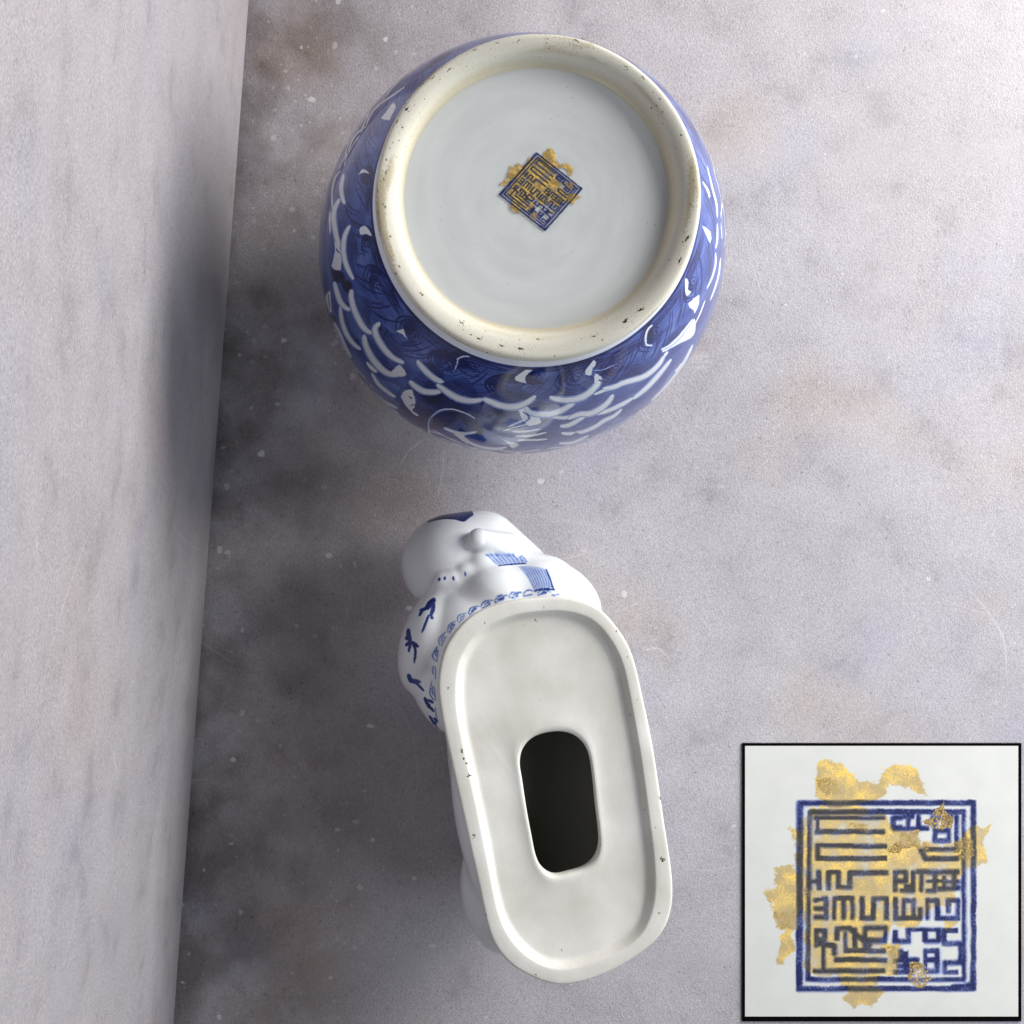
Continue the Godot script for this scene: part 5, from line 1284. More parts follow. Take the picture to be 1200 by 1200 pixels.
func paint_boy() -> Texture2D:
	boy_ink = Image.create_empty(4096, 1024, false, Image.FORMAT_L8)
	bpoly(0.82, [428.3,494.7,429.2,497.3,430.4,500.2,431.7,502.6,433.1,505.4,434.4,507.8,435.8,510,437.2,512.6,438.6,514.8,440,517,441.3,519.8,442.6,522.1,443.9,524.4,445,527.5,446.2,531.2,447.3,533.9,448.4,534.4,449.4,532,450.3,527.2,451.3,522,452.2,516.7,453.2,512,454.4,506.4,455.3,501.8,456,498.5,456,368.5,455.3,371.8,454.4,376.4,453.2,382,452.2,386.7,451.3,392,450.3,397.2,449.4,402,448.4,404.4,447.3,403.9,446.2,401.2,445,397.5,443.9,394.4,442.6,392.1,441.3,389.8,440,387,438.6,384.8,437.2,382.6,435.8,380,434.4,377.8,433.1,375.4,431.7,372.6,430.4,370.2,429.2,367.3,428.3,364.7])
	bpoly(0.68, [407.3,654.1,405.9,649.9,404.3,649.7,402.5,650.8,400.8,653.7,399.3,657.4,397.8,662.2,396.7,666.8,396.3,674.8,396.8,680.2,398.2,683.8,399.5,682.6,401,680.3,402.3,677.3,403.7,674.3,405.3,670.3,406.8,665,407.6,658.1])
	bpoly(0.68, [404.7,665.2,403.4,668,402.1,674,400.9,680.7,399.8,685.5,398.9,689.3,397.9,693,397.1,696.6,396.8,701.4,397.3,703.6,398.5,703.9,399.6,701.9,400.9,698,402.1,693.7,403.3,688.2,404.4,680.9,405.3,673.8,405.4,667.2])
	bpoly(0.68, [394.9,665.7,394.1,662.8,393.2,663.1,392.3,664,391.5,665.2,390.7,666.6,389.9,668.5,389.2,670.6,388.9,675.2,389.2,678.4,390,681.3,390.8,681.1,391.7,680.2,392.5,679.1,393.3,677.6,394.2,675.7,394.8,672.9,395.1,668.9])
	bpoly(0.68, [396.9,697.3,396.3,699.8,396.1,702.4,395.9,705,395.9,707,395.8,708.5,395.7,710.1,395.7,711.7,396.1,713.4,396.7,713.9,397.4,713.3,397.7,711.9,398.1,709.8,398.3,707.4,398.3,704.7,398.2,701.8,398.1,699.3,397.5,697.1])
	bpoly(0.68, [396.1,696.9,394.7,698,393.1,701.1,391.2,705.3,389.4,708.8,387.4,712.4,385.2,716.2,383.2,719.6,382,723.1,382.3,724.8,384,724.6,386.2,722.2,388.5,718.8,390.5,715.3,392.3,711.6,394.1,707.4,395.6,703.3,396.4,699])
	bpoly(0.68, [400.6,672.6,399.8,669,398.6,666.9,397.3,665.4,396.2,663.8,395.1,661.1,393.9,658.5,392.8,655.7,391.8,657.2,391.6,661.8,392.1,668.5,393.2,672.6,394.4,676.5,395.7,678.7,397,679.8,398.5,679.9,399.7,679.1,400.6,675.9])
	bpoly(0.68, [375.4,659,373.9,654.9,372.6,658.2,371.4,664.2,370.4,671.1,369.6,679.1,369.1,687.4,368.8,694.5,369.3,702.6,370.3,706.8,371.7,707,372.6,703.4,373.4,698.2,374,693.9,374.8,688.9,375.7,683.4,376.4,676.6,376.2,666.5])
	bpoly(0.68, [368,665.3,367.5,668.3,367.5,673.9,367.8,680.1,368.1,685.6,368.6,691.6,369.2,697.6,369.8,702.1,370.8,705.4,371.5,705.2,371.9,701.4,371.7,697,371.3,691.4,371,686.6,370.6,681.5,370.2,675.9,369.7,670.9,368.7,666])
	bpoly(0.68, [363.7,688.8,364.4,695.6,365.5,700.2,366.6,703.6,367.7,706.3,368.8,709,369.9,710.6,370.9,711.4,371.6,709.4,371.6,706.2,370.9,701,369.9,697.8,368.8,694.2,367.8,691.3,366.7,687.9,365.5,684.9,364.5,682.8,363.7,684.6])
	bpoly(0.68, [370.4,709.7,369.7,711.6,369.5,715.3,369.5,720,369.6,724,369.8,727.8,370.2,732.1,370.6,735.3,371.5,737.7,372.3,738,372.9,736.3,373,733.5,372.9,730.1,372.8,726.9,372.6,722.9,372.4,718.9,372,714.9,371.2,710.7])
	bpoly(0.68, [370,706.9,369.2,711.1,368.7,718.6,367.9,725.2,366.9,729.9,365,733.3,362.3,735.7,359.6,737.3,358,739.6,358.3,742,360.7,743.4,363.6,742.8,366.5,740.7,368.8,737,370.1,731.2,370.7,723.2,370.9,715.6,370.6,708.4])
	bpoly(0.68, [362.2,714.5,363.3,716.9,364.4,716.9,365.5,716.4,366.5,715.8,367.4,715.3,368.3,714.5,369.1,713.4,369.4,710.4,369.1,707.4,368.2,704,367.2,703.1,366,702.8,365,703,363.9,703.9,362.9,705.4,362,707.2,361.8,710.9])
	bpoly(0.68, [345.5,718.6,343.9,713.7,342.7,713.2,341.6,713.5,340.7,714.4,340,716,339.5,718.2,339.3,720.9,340.1,727.2,341.3,731.7,342.9,735.7,343.8,735.7,344.6,735.2,345.2,734.4,345.8,733.4,346.6,731.7,347.1,729.4,346.6,723.5])
	bpoly(0.68, [341.3,723.4,341,726,341.5,730.9,342.2,736.2,342.9,741.3,343.5,745.8,344.2,750.9,345,755.9,346.3,760.1,347.2,761.3,347.8,758.8,347.6,754.8,347.1,750.4,346.5,746,345.6,740.7,344.6,735.3,343.5,730.1,342.1,724.6])
	bpoly(0.68, [343.2,734,342.3,734.4,341.9,737.8,341.5,742.2,341.2,747,340.8,753.1,340.5,761.6,340.3,770.5,340.7,778,341.5,779.6,342.5,776.2,343.2,768.6,343.7,760.7,344.1,754.5,344.4,749.3,344.5,744.5,344.5,740.2,343.9,735.8])
	bpoly(0.68, [342.5,743,343.4,744.6,343.9,744.3,344.1,743.2,344.1,740.9,343.7,737.9,343.1,734.8,342.4,731.2,341.4,728.2,340.7,727.2,340.3,728.1,340.5,730.6,340.7,733,340.9,734.2,340.9,734.7,340.9,735.7,341,737.1,341.7,740.1])
	bpoly(0.68, [335.1,778.5,333.4,776,332,777.3,330.6,779.8,329.4,782.9,328.7,787.2,328.2,792.1,328,797,328.9,803.3,330,806.2,331.5,806.6,332.3,803.9,333,800.6,333.7,797.7,334.5,794.8,335.5,791.3,336.3,787.6,336.1,782.1])
	bpoly(0.68, [333.6,788.1,333.2,791.4,333.5,796.8,334,802.6,334.3,806.2,334.3,808,334.2,809.9,334.2,812,334.9,815.1,335.8,817.4,336.9,818,337.5,816.7,337.9,814.2,338,810.6,337.5,805.2,336.7,799.6,335.8,794,334.5,788.9])
	bpoly(0.68, [328,788,327,789.1,326.7,793.2,326.5,797.8,326.3,801.5,326,804.6,325.6,807.9,325.3,811.8,325.9,816.2,326.8,818.7,328.2,819.5,329.1,818.3,329.9,815.5,330.3,811.4,330.4,806.9,330.3,801.6,330,796.4,329,790.3])
	bpoly(0.68, [317.3,780.2,315.3,774,313.7,773,311.9,770.9,310,769,307.4,762.6,307.6,779.4,304.7,771,303.8,774.3,305.4,787.5,305.9,784.8,309.4,794.7,312.5,798.6,314.8,799.2,316.4,797.8,317.8,796,318.6,792.8,318.4,786.1])
	bpoly(0.68, [317.8,802.2,316.5,800.8,315.9,801.9,315.3,803.4,314.9,803.7,314.3,802.6,313,798.6,311.4,793.3,310.3,791.4,310.5,795.5,311.9,803.3,313.8,810.1,315.9,816,317.9,819.3,319.1,818,319.5,814.8,319.6,811,318.8,806.1])
	bpoly(0.85, [416.8,643.4,417.3,643.5,417.8,642.9,418.4,642,418.6,640.8,418,636.9,417.5,637,417,637.9,416.5,638.8,416.2,640.4])
	bpoly(0.85, [420.8,648,421.3,647.9,421.9,647.1,422.4,646.1,422.6,644.9,422,641.7,421.6,642.5,421,643.6,420.5,644.7,420.2,645.8])
	bpoly(0.85, [426.5,655.2,427,655,427.5,654.3,428,653.4,428.3,652.4,427.6,650.5,427.1,650.9,426.6,651.7,426.1,652.6,425.8,653.4])
	bpoly(0.85, [436,657.3,436.5,657.2,437,656.6,437.5,656.4,437.7,655.5,437,653.6,436.5,653.8,436,654.5,435.5,655.2,435.3,656])
	bpoly(0.2, [454.3,630.3,456.3,629.6,459.2,628.7,462.4,627.2,465.9,626.3,469.7,625.3,473.3,624,476.6,621.7,479.7,619,482.1,615.9,483.6,622.7,484.1,640.6,483.3,654.6,480.7,656.9,476.7,654.7,472.8,654.2,469,657.3,465.3,661.5,462.4,659.5,460.7,653.2,459.7,646.9,458.6,642.3,457.1,638.4,455.5,634.5])
	bpoly(0.42, [456,630.2,456.4,632.7,457,636.2,457.7,639.9,458.4,643.1,459.1,645.9,459.9,649.7,460.6,653.2,461.1,656.5,461.5,655,461,651.5,460.4,648,459.6,644.3,458.9,641.5,458.2,638.3,457.5,634.8,456.8,631.5,456.4,629.5])
	bpoly(0.42, [459,629.8,459.4,631.6,460,634.5,460.8,637.2,461.5,640.6,462.1,643.9,462.8,648.4,463.4,652.8,463.9,656.9,464.2,655.3,463.9,651,463.3,646.6,462.7,642,462,638.7,461.3,635.5,460.5,633,459.8,630.5,459.3,629.1])
	bpoly(0.42, [462,628.5,462.4,629.9,463.1,631.7,463.9,634.8,464.6,638,465.2,642.6,465.8,647.6,466.3,653,466.7,656.9,467,655.3,466.8,651.1,466.3,645.7,465.7,640.7,465.1,636.2,464.4,633.3,463.6,630.4,462.9,628.9,462.3,627.9])
	bpoly(0.42, [465,627.4,465.5,628.6,466.3,630.3,467.1,633.5,467.7,636.9,468.3,641.2,468.8,646.7,469.2,652,469.5,655.4,469.9,653.9,469.7,650.2,469.3,644.8,468.8,639.3,468.3,635.3,467.6,632.2,466.7,629.8,465.9,627.8,465.4,627.4])
	bpoly(0.42, [468.1,627.2,468.6,627.9,469.4,630.1,470.2,632.5,470.9,635.7,471.4,640,471.8,645.8,472.1,650.8,472.3,654.8,472.7,653.6,472.6,649.3,472.3,644.2,471.9,638.3,471.4,634.2,470.7,631.2,469.8,629,469,627.1,468.4,626.6])
	bpoly(0.42, [471.2,625.4,471.7,626.6,472.6,628.3,473.4,631.5,474.1,634.8,474.5,639.3,474.8,644.9,475,650.6,475.2,654.8,475.6,653.9,475.5,649.4,475.4,643.5,475.1,637.7,474.6,633.3,473.9,630.1,473,627.7,472.2,625.7,471.5,625.3])
	bpoly(0.42, [474.3,623.7,474.9,625.1,475.7,626.9,476.6,629.8,477.3,633.5,477.7,638.5,477.8,645,477.9,651.1,478,655.7,478.5,655,478.5,650.3,478.4,644,478.2,637.1,477.9,631.9,477.1,628.3,476.2,625.6,475.3,624,474.7,623])
	bpoly(0.42, [477.5,621.7,478.1,622.7,479,624.4,479.9,627.4,480.5,632.3,480.8,638.8,480.9,645.9,480.8,652.5,480.9,657.4,481.3,657.1,481.4,652.2,481.4,645.3,481.4,637.7,481.1,630.4,480.4,625.4,479.5,622.7,478.5,622.1,477.8,620.8])
	bpoly(0.42, [480.7,616.7,481.4,617.2,482.3,619.3,483.2,624.7,483.8,632.3,484,639.4,483.9,647.2,483.8,654.9,483.7,660.1,484.1,660.3,484.3,655.1,484.5,647.1,484.5,638.7,484.3,630.4,483.7,622.2,482.8,616.9,481.8,615.2,481.1,615.3])
	bpoly(0.5, [454.5,636.1,456.2,635.8,458.7,633.5,461.7,631.1,464.9,629.3,469,628.8,473.9,627.2,478.5,625.4,481.8,621.7,481.9,619.8,478.6,624.5,474,626.4,469.1,627.7,465.1,628.3,461.8,629.8,458.8,632,456.3,633.6,454.6,634.7])
	bpoly(0.8, [462.2,663.9,464,663.8,466.7,662.1,469.8,658.7,472.7,656.8,475.6,655.8,478.7,655.7,481.4,656.4,483.2,657.1,483.4,652.1,481.5,650.9,478.8,650.3,475.8,650.5,472.9,651.6,470,654,466.9,656.8,464.2,658.6,462.3,659.4])
	bpoly(0.18, [477,663.8,479.5,664.7,483,668,486.7,674,490.6,681.8,494.8,689.3,498.1,696.6,499.6,706.7,500.3,717.7,500.8,728.4,502,738.5,503.2,748.4,502.6,755.3,498.5,758.7,492.6,758,487.9,754.2,485.9,748.9,485.1,742.4,484.3,735.3,483.3,727.7,482.4,718.4,481.3,708.6,479.8,695.2,478.1,678.4])
	bpoly(0.42, [479.9,671.8,480.5,681.5,481.4,693.3,482.5,705.2,483.5,715.8,484.4,726.5,485.4,736.9,486.3,745.7,487.1,752,487.5,751.8,486.9,745.4,486,736.4,485,725.9,484.1,715,483.1,704.1,481.9,692,481,680.1,480.3,670.5])
	bpoly(0.42, [482.1,676.3,482.7,685.5,483.6,696.7,484.7,708.1,485.6,717.9,486.5,728.3,487.4,738.4,488.1,747.5,488.8,753.1,489.2,753,488.7,747.2,487.9,738.1,487.1,727.8,486.2,717.3,485.2,707.2,484.2,695.6,483.2,684.2,482.5,675.2])
	bpoly(0.42, [484.4,681,485,689,485.9,699.7,486.9,710.7,487.8,720.7,488.5,730.1,489.3,739.9,490,748.8,490.5,754.2,490.9,754.1,490.5,748.6,489.9,739.7,489.1,729.8,488.4,720.1,487.4,709.8,486.4,698.7,485.5,687.9,484.8,679.4])
	bpoly(0.42, [486.7,685,487.2,693.1,488.1,703.3,489.1,713.3,489.9,722.9,490.6,732.1,491.2,742,491.8,750,492.2,755.2,492.7,755.1,492.3,749.8,491.8,741.8,491.2,731.8,490.5,722.4,489.6,712.6,488.6,702.4,487.7,692,487.1,684.1])
	bpoly(0.42, [489,689.5,489.5,696.6,490.3,706.3,491.3,715.9,492.1,725,492.7,733.7,493.2,743.3,493.6,751,494,756,494.4,755.9,494.2,750.8,493.8,743.1,493.3,733.4,492.7,724.5,491.9,715.1,490.9,705.4,490,695.6,489.3,688.7])
	bpoly(0.42, [491.3,693.1,491.8,700.3,492.6,708.9,493.5,718.5,494.3,726.7,494.7,735.1,495.1,744.3,495.4,751.7,495.7,756.6,496.2,756.6,496,751.6,495.7,744.2,495.4,734.8,494.9,726.2,494.1,717.7,493.1,708,492.3,698.8,491.6,692.3])
	bpoly(0.42, [493.6,696.1,494.1,702.9,494.9,711.1,495.8,720.2,496.4,728.1,496.8,736.2,497.1,745.1,497.3,752.3,497.5,757.1,497.9,757,497.8,752.2,497.7,744.9,497.5,735.9,497.1,727.5,496.3,719.4,495.4,710.1,494.6,701.9,494,695.2])
	bpoly(0.42, [495.9,698.5,496.4,705,497.2,712.8,498,721.5,498.7,729.1,498.9,736.9,499.1,745.6,499.1,752.6,499.2,757.3,499.7,757.3,499.7,752.6,499.7,745.5,499.6,736.6,499.3,728.5,498.6,720.6,497.8,711.7,496.9,703.9,496.3,697.6])
	bpoly(0.42, [498.3,700.3,498.8,706.5,499.5,713.9,500.3,722.4,500.9,729.7,501.1,737.3,501,745.9,501,752.7,501,757.3,501.4,757.3,501.5,752.7,501.7,745.8,501.7,737,501.5,729.1,500.9,721.4,500.1,712.8,499.3,705.3,498.7,699.3])
	bpoly(0.8, [497.7,697.3,498.1,704.7,498.8,713.7,499.5,723.5,500.3,731.5,501,739.1,501.7,747.1,502.3,753.4,502.9,757.5,503.7,756.7,503.3,752.4,502.6,746.1,501.9,737.9,501.2,730.2,500.4,722.1,499.6,712.2,498.9,702.6,498.4,695.8])
	bpoly(0.85, [486.5,754.5,488,754.8,490,755,492.3,755.3,494.5,755.7,496.9,756.6,499.7,757.6,502.2,758.2,504,758.3,504.1,755.8,502.3,755.3,499.8,754.6,497.1,753.5,494.6,752.6,492.2,752.2,489.9,752,487.8,752,486.4,752.1])
	bpoly(0.46, [316.2,820.7,317.1,821.6,318,821.4,319.3,821.9,321.1,822.4,324.2,824.3,328,825.6,331.4,825.2,333.5,823.8,333.3,822.8,330.8,822.6,327.2,821.7,323.3,819.7,320.2,817.9,318.1,816.5,316.8,816.8,316,817.1,315.7,818.5])
	bpoly(0.48, [340,823.2,341,823,342.1,821.9,343.5,820.3,345.1,818.7,347.2,815.5,349.7,811.2,351.9,806.2,353.3,802.6,353.1,801.9,351.3,804.4,349,809.1,346.4,812.6,344.2,815.6,342.6,817.7,341.3,819.5,340.3,820.9,339.7,822.4])
	bpoly(0.48, [339,819.5,339.8,817.3,340.5,813.5,341.3,809.4,342.1,806.3,342.8,804.2,343.6,802.8,344.6,801.6,346.1,800.2,348.6,798.4,351.6,795.9,354.5,793.3,356.3,790.9,356.2,790.2,354,791,351.1,793,348,795,345.4,796.5,343.8,797.7,342.6,799,341.6,800.8,340.8,803.2,340,806.9,339.3,811.5,338.8,815.7,338.7,819])
	bpoly(0.39999999999999997, [343.8,813.6,344.9,813,345.9,810.8,347,808.4,348,806.5,349.1,805,350.5,803.6,351.8,802.1,352.5,800.1,352.3,799.2,351.2,798.8,349.7,799.4,348.1,800.5,346.7,802,345.5,804.4,344.4,807.3,343.7,810.1,343.4,812.9])
	bpoly(0.44, [358.4,798.4,359.3,798.2,360.3,797.3,361.6,796,363,793.9,364.9,791.9,367.1,789.8,369,787.5,370.2,785.2,370,784.4,368.4,785.1,366.4,786.9,364.1,788.9,362.3,791,360.9,793.3,359.7,794.8,358.8,796.2,358.2,797.7])
	bpoly(0.36, [361.5,787.7,362.5,787.2,363.4,785.4,364.4,783.6,365.3,782.6,366.3,782.3,367.5,782.4,368.7,782.4,369.3,781.4,369.2,780.5,368.1,779.1,366.9,778.4,365.4,777.9,364.1,778.1,363,779.5,362.1,781.8,361.4,784.3,361.2,786.9])
	bpoly(0.44, [374.4,785.8,375.1,785.8,375.9,785,376.8,784,377.9,782.7,379.4,781.1,381.3,779,383,776.8,384,774.6,383.9,773.8,382.5,774.7,380.7,776.5,378.8,778.4,377.2,780,376.1,781.2,375.2,782.5,374.6,783.6,374.2,784.9])
	bpoly(0.44, [373.7,781.9,374.2,779.7,374.5,776.3,374.9,773.1,375.4,771.1,376,770.2,376.6,769.9,377.6,769.7,378.8,769.5,380.7,769.3,383,769.2,385.2,769,386.6,768.3,386.6,767.6,385,767,382.7,766.8,380.4,766.9,378.5,767,377.2,767.2,376.1,767.4,375.2,768,374.4,769.3,373.8,771.7,373.5,775,373.3,778.6,373.4,781.5])
	bpoly(0.36, [377.1,778.7,377.9,778.6,378.7,777.2,379.5,775.8,380.2,774.8,381,774.4,382.1,774.2,383.1,774,383.7,772.9,383.6,772,382.7,770.8,381.6,770.4,380.4,770.4,379.3,770.9,378.3,772.2,377.5,774,376.9,775.9,376.8,777.9])
	bpoly(0.47, [388,776.7,388.7,777,389.4,776.7,390.3,776.2,391.4,775.6,392.9,774.8,394.8,773.6,396.5,772.2,397.6,770.7,397.5,769.9,396.2,770.1,394.4,771,392.5,772,391,772.7,389.9,773.4,389,774.1,388.3,774.8,387.9,775.8])
	bpoly(0.47, [387.5,772.8,388.1,771.2,388.6,768.2,389.2,765.3,389.8,763.1,390.4,761.7,391,760.8,391.7,760.2,392.7,760,394.4,760.6,396.7,761.7,398.8,762.7,400.2,762.6,400.2,761.9,398.7,760.3,396.6,758.8,394.3,757.3,392.5,756.7,391.3,756.9,390.3,757.7,389.6,759,388.9,760.7,388.2,763.3,387.7,766.5,387.3,769.7,387.3,772.4])
	bpoly(0.38999999999999996, [390.6,770,391.4,770,392.2,768.8,393,767.5,393.7,766.8,394.5,766.7,395.5,766.9,396.4,767,397.1,766.1,397,765.1,396.3,763.5,395.3,762.5,394.2,761.9,393,761.9,392,763.1,391.2,764.9,390.6,766.9,390.4,769.1])
	bpoly(0.53, [401.1,770.9,401.7,771.8,402.4,771.6,403.3,771.1,404.4,770.5,405.9,769.4,407.7,767.8,409.3,766.2,410.4,764.5,410.3,763.7,409,763.6,407.3,764.9,405.5,766.2,404,767.2,403,768,402.1,768.6,401.4,769.2,401,770.1])
	bpoly(0.53, [400.8,767.3,401.4,766.2,402.2,764,403,761.6,403.7,759.7,404.3,758.3,404.9,757.1,405.5,756.4,406.4,756.1,407.9,756.6,409.9,757.8,411.7,758.7,413.1,758.7,413.1,758,411.8,756.5,409.9,754.9,408,753.4,406.3,752.6,405.1,752.8,404.3,753.7,403.6,755.2,402.9,756.8,402.2,759.1,401.4,761.8,400.8,764.5,400.6,766.7])
	bpoly(0.45, [404,765.3,404.7,765.5,405.6,764.5,406.4,763.4,407.1,762.7,407.8,762.7,408.7,762.9,409.5,763.1,410.2,762.2,410.2,761.3,409.6,759.7,408.7,758.7,407.7,758,406.6,758,405.6,759,404.7,760.7,404.1,762.4,403.8,764.5])
	bpoly(0.4, [413.6,767.4,414.1,767.8,414.8,767.7,415.6,767.5,416.6,766.9,417.9,766.1,419.6,764.8,421.1,763.4,422.2,761.9,422.1,761.1,420.9,761.4,419.4,762.4,417.7,763.5,416.3,764.3,415.4,764.8,414.6,765.3,414,765.7,413.6,766.6])
	bpoly(0.4, [413.5,763.7,414.1,761.8,414.8,757.9,415.5,754.5,416.1,752.4,416.6,751.7,417,751.6,417.7,752,418.7,752.5,420.1,753.4,421.9,754.7,423.7,755.7,424.9,755.7,424.9,755,423.8,753.4,422.1,751.9,420.3,750.3,418.9,749.1,417.9,748.4,417,748,416.2,748.2,415.4,749.6,414.6,752.5,414,756.3,413.5,760.1,413.3,763.4])
	bpoly(0.32, [416.3,762,417,762.2,417.8,761.2,418.6,760.2,419.2,759.2,419.8,759.7,420.6,760,421.4,760.2,422,759.4,422.1,758,421.6,756.4,420.8,755.3,419.9,754.6,418.9,754.5,417.9,755.4,417.1,757,416.4,758.7,416.2,761.2])
	bpoly(0.62, [425.2,764.3,425.7,764.4,426.4,763.9,427.2,763.1,428.2,762.1,429.7,760.7,431.5,758.4,433.2,756.5,434.3,754.9,434.2,754.1,433,754.5,431.3,756,429.5,757.6,428,759.5,426.9,760.5,426.1,761.5,425.5,762.4,425.1,763.5])
	bpoly(0.62, [425.1,760.7,425.8,759.3,426.6,756.2,427.4,753.5,428.2,751.5,428.8,750.3,429.3,749.4,429.9,749,430.9,748.8,432.3,749.4,434.2,750.7,436.1,752,437.4,752.4,437.5,751.8,436.3,750,434.5,748.1,432.6,746.4,431,745.4,429.9,745.3,429,745.9,428.2,747.1,427.5,748.8,426.7,751.3,425.9,754.4,425.3,757.4,425,760.3])
	bpoly(0.54, [428.1,758.2,428.8,758.3,429.6,757.3,430.5,756.1,431.1,755.4,431.8,755.3,432.7,755.5,433.5,755.7,434.2,754.9,434.3,754,433.8,752.4,433,751.4,432,750.7,431,750.7,430,751.8,429,753.6,428.3,755.4,428,757.4])
	bpoly(0.57, [437.6,759.8,438.1,760.3,438.8,760.5,439.7,760.5,440.8,760.3,442.4,760,444.3,760.1,446,759.7,447.2,759.1,447.1,758.5,445.9,758.2,444.1,758.2,442.2,757.8,440.7,758,439.6,758.1,438.7,758.3,438,758.4,437.5,759])
	bpoly(0.57, [437.6,756.5,438.3,755.4,439.2,753.4,440.1,751.5,440.9,750.4,441.5,749.9,442.1,749.8,442.8,750,443.7,750.6,445.2,752.5,447.1,754.3,449,756,450.3,756.8,450.4,756.4,449.2,754.7,447.4,752.6,445.5,750.4,443.9,748.2,442.8,747.3,441.9,747,441.1,747.2,440.3,747.8,439.4,749.3,438.5,751.6,437.8,754,437.4,756.1])
	bpoly(0.48999999999999994, [440.8,755.9,441.5,756.4,442.4,756,443.2,755.6,444,755.5,444.7,756.4,445.6,757,446.4,757.6,447.1,757.3,447.2,756.8,446.7,755.4,445.9,754.2,444.9,753.2,443.8,752,442.8,752.1,441.8,752.8,441.1,753.8,440.6,755.2])
	bpoly(0.52, [450.5,762.1,451.1,762.4,451.8,762.3,452.7,762.1,453.7,762.1,455.3,762.2,457.2,762.4,459,762.3,460.2,761.9,460.2,761.4,459,761.1,457.1,760.9,455.2,760.6,453.6,760.4,452.5,760.4,451.5,760.7,450.8,761,450.4,761.6])
	bpoly(0.52, [450.5,759.8,451.2,759.5,452.1,758.5,453,757.5,453.8,756.7,454.6,756.1,455.2,755.6,455.8,755.4,456.8,755.4,458.3,756.1,460.2,757,462.1,757.7,463.4,757.7,463.5,757.2,462.3,756.3,460.4,755.2,458.5,754.1,456.9,753.3,455.7,753.1,454.8,753.5,454,754.1,453.3,754.8,452.4,755.7,451.5,757,450.7,758.2,450.3,759.4])
	bpoly(0.44, [453.7,759.9,454.5,760.3,455.3,760,456.2,759.6,457,759.5,457.7,759.6,458.6,760,459.5,760.2,460.2,759.8,460.2,759.2,459.7,758.2,458.9,757.5,457.9,756.9,456.8,756.6,455.8,756.9,454.8,757.5,454,758.3,453.6,759.4])
	bpoly(0.49, [463.5,762.7,464,763.1,464.7,763.2,465.6,763,466.7,762.6,468.3,761.8,470.1,760.6,471.9,759.4,473,758.2,473,757.7,471.8,758,470,759,468.2,760.1,466.7,760.9,465.6,761.4,464.7,761.6,464,761.8,463.5,762.2])
	bpoly(0.49, [463.6,760.5,464.3,759.6,465.2,757.8,466.1,755.9,467,754.4,467.6,753.4,468.2,752.7,468.9,752.2,469.8,752,471.3,752.1,473.1,752.8,474.9,753,476.2,753.1,476.3,752.6,475.2,751.3,473.4,750.7,471.6,749.8,470.1,749.5,468.9,749.7,468,750.3,467.2,751.3,466.4,752.6,465.5,754.5,464.6,756.7,463.8,758.7,463.4,760.2])
	bpoly(0.41, [466.7,758.8,467.5,758.7,468.4,757.9,469.2,757,469.9,756.5,470.6,756.3,471.5,756.4,472.3,756.5,473,755.9,473.1,755.2,472.7,754.1,471.9,753.5,470.9,753.1,469.9,753.3,468.8,754.2,467.9,755.5,467.1,756.9,466.6,758.3])
	bpoly(0.5, [476.1,759,476.5,759.6,477.2,760.1,478.1,760.4,479.3,760.5,480.8,760.1,482.7,759.5,484.4,759.4,485.5,758.6,485.5,758,484.2,757.8,482.5,757.7,480.6,758.2,479.2,758.5,478.2,758.5,477.4,758.4,476.7,758.2,476.2,758.4])
	bpoly(0.5, [476.3,756.4,477,755.7,477.9,754.1,478.9,752.5,479.7,751.3,480.4,750.6,481,750.2,481.6,750.1,482.5,750.4,483.9,751.7,485.7,754.2,487.4,756.4,488.7,757.4,488.7,756.9,487.6,754.8,486,752.3,484.2,749.4,482.7,747.8,481.6,747.3,480.8,747.5,480,748.1,479.2,749,478.3,750.6,477.4,752.5,476.5,754.5,476.1,756.1])
	bpoly(0.53, [488.5,763.7,489.1,764.3,489.8,764.5,490.7,764.7,491.8,764.9,493.3,765.3,495.1,765.7,496.9,765.8,498.1,765.4,498.1,764.7,496.9,764.2,495.1,763.8,493.3,763.3,491.7,762.8,490.6,762.6,489.7,762.5,489,762.6,488.5,763.1])
	bpoly(0.53, [488.7,761,489.4,760.8,490.3,759.8,491.3,758.8,492.2,758,492.9,757.4,493.6,757,494.2,756.9,495.1,757.2,496.5,758.4,498.2,760.1,499.9,761.7,501.2,762.2,501.3,761.7,500.2,760,498.5,758,496.8,756,495.3,754.6,494.2,754,493.3,754.2,492.5,754.7,491.7,755.4,490.8,756.4,489.8,757.8,489,759.2,488.5,760.5])
	bpoly(0.45, [491.9,762.1,492.6,762.8,493.5,762.7,494.3,762.4,495.1,762.4,495.8,762.8,496.6,763.4,497.4,764,498.1,763.7,498.2,763,497.8,761.6,497,760.4,496.1,759.3,495.1,758.7,494.1,758.8,493.1,759.4,492.2,760.2,491.8,761.4])
	bpoly(0.47, [501.1,768.7,501.5,769.3,502.1,769.7,503,769.9,504,769.7,505.3,769,506.9,767.8,508.4,766.3,509.4,764.9,509.4,764.3,508.3,764.7,506.8,765.9,505.2,766.9,503.9,767.6,503,767.8,502.2,767.7,501.6,767.7,501.1,768])
	return fired(boy_ink, 2048, 512, 0.35, 171, 0.8)


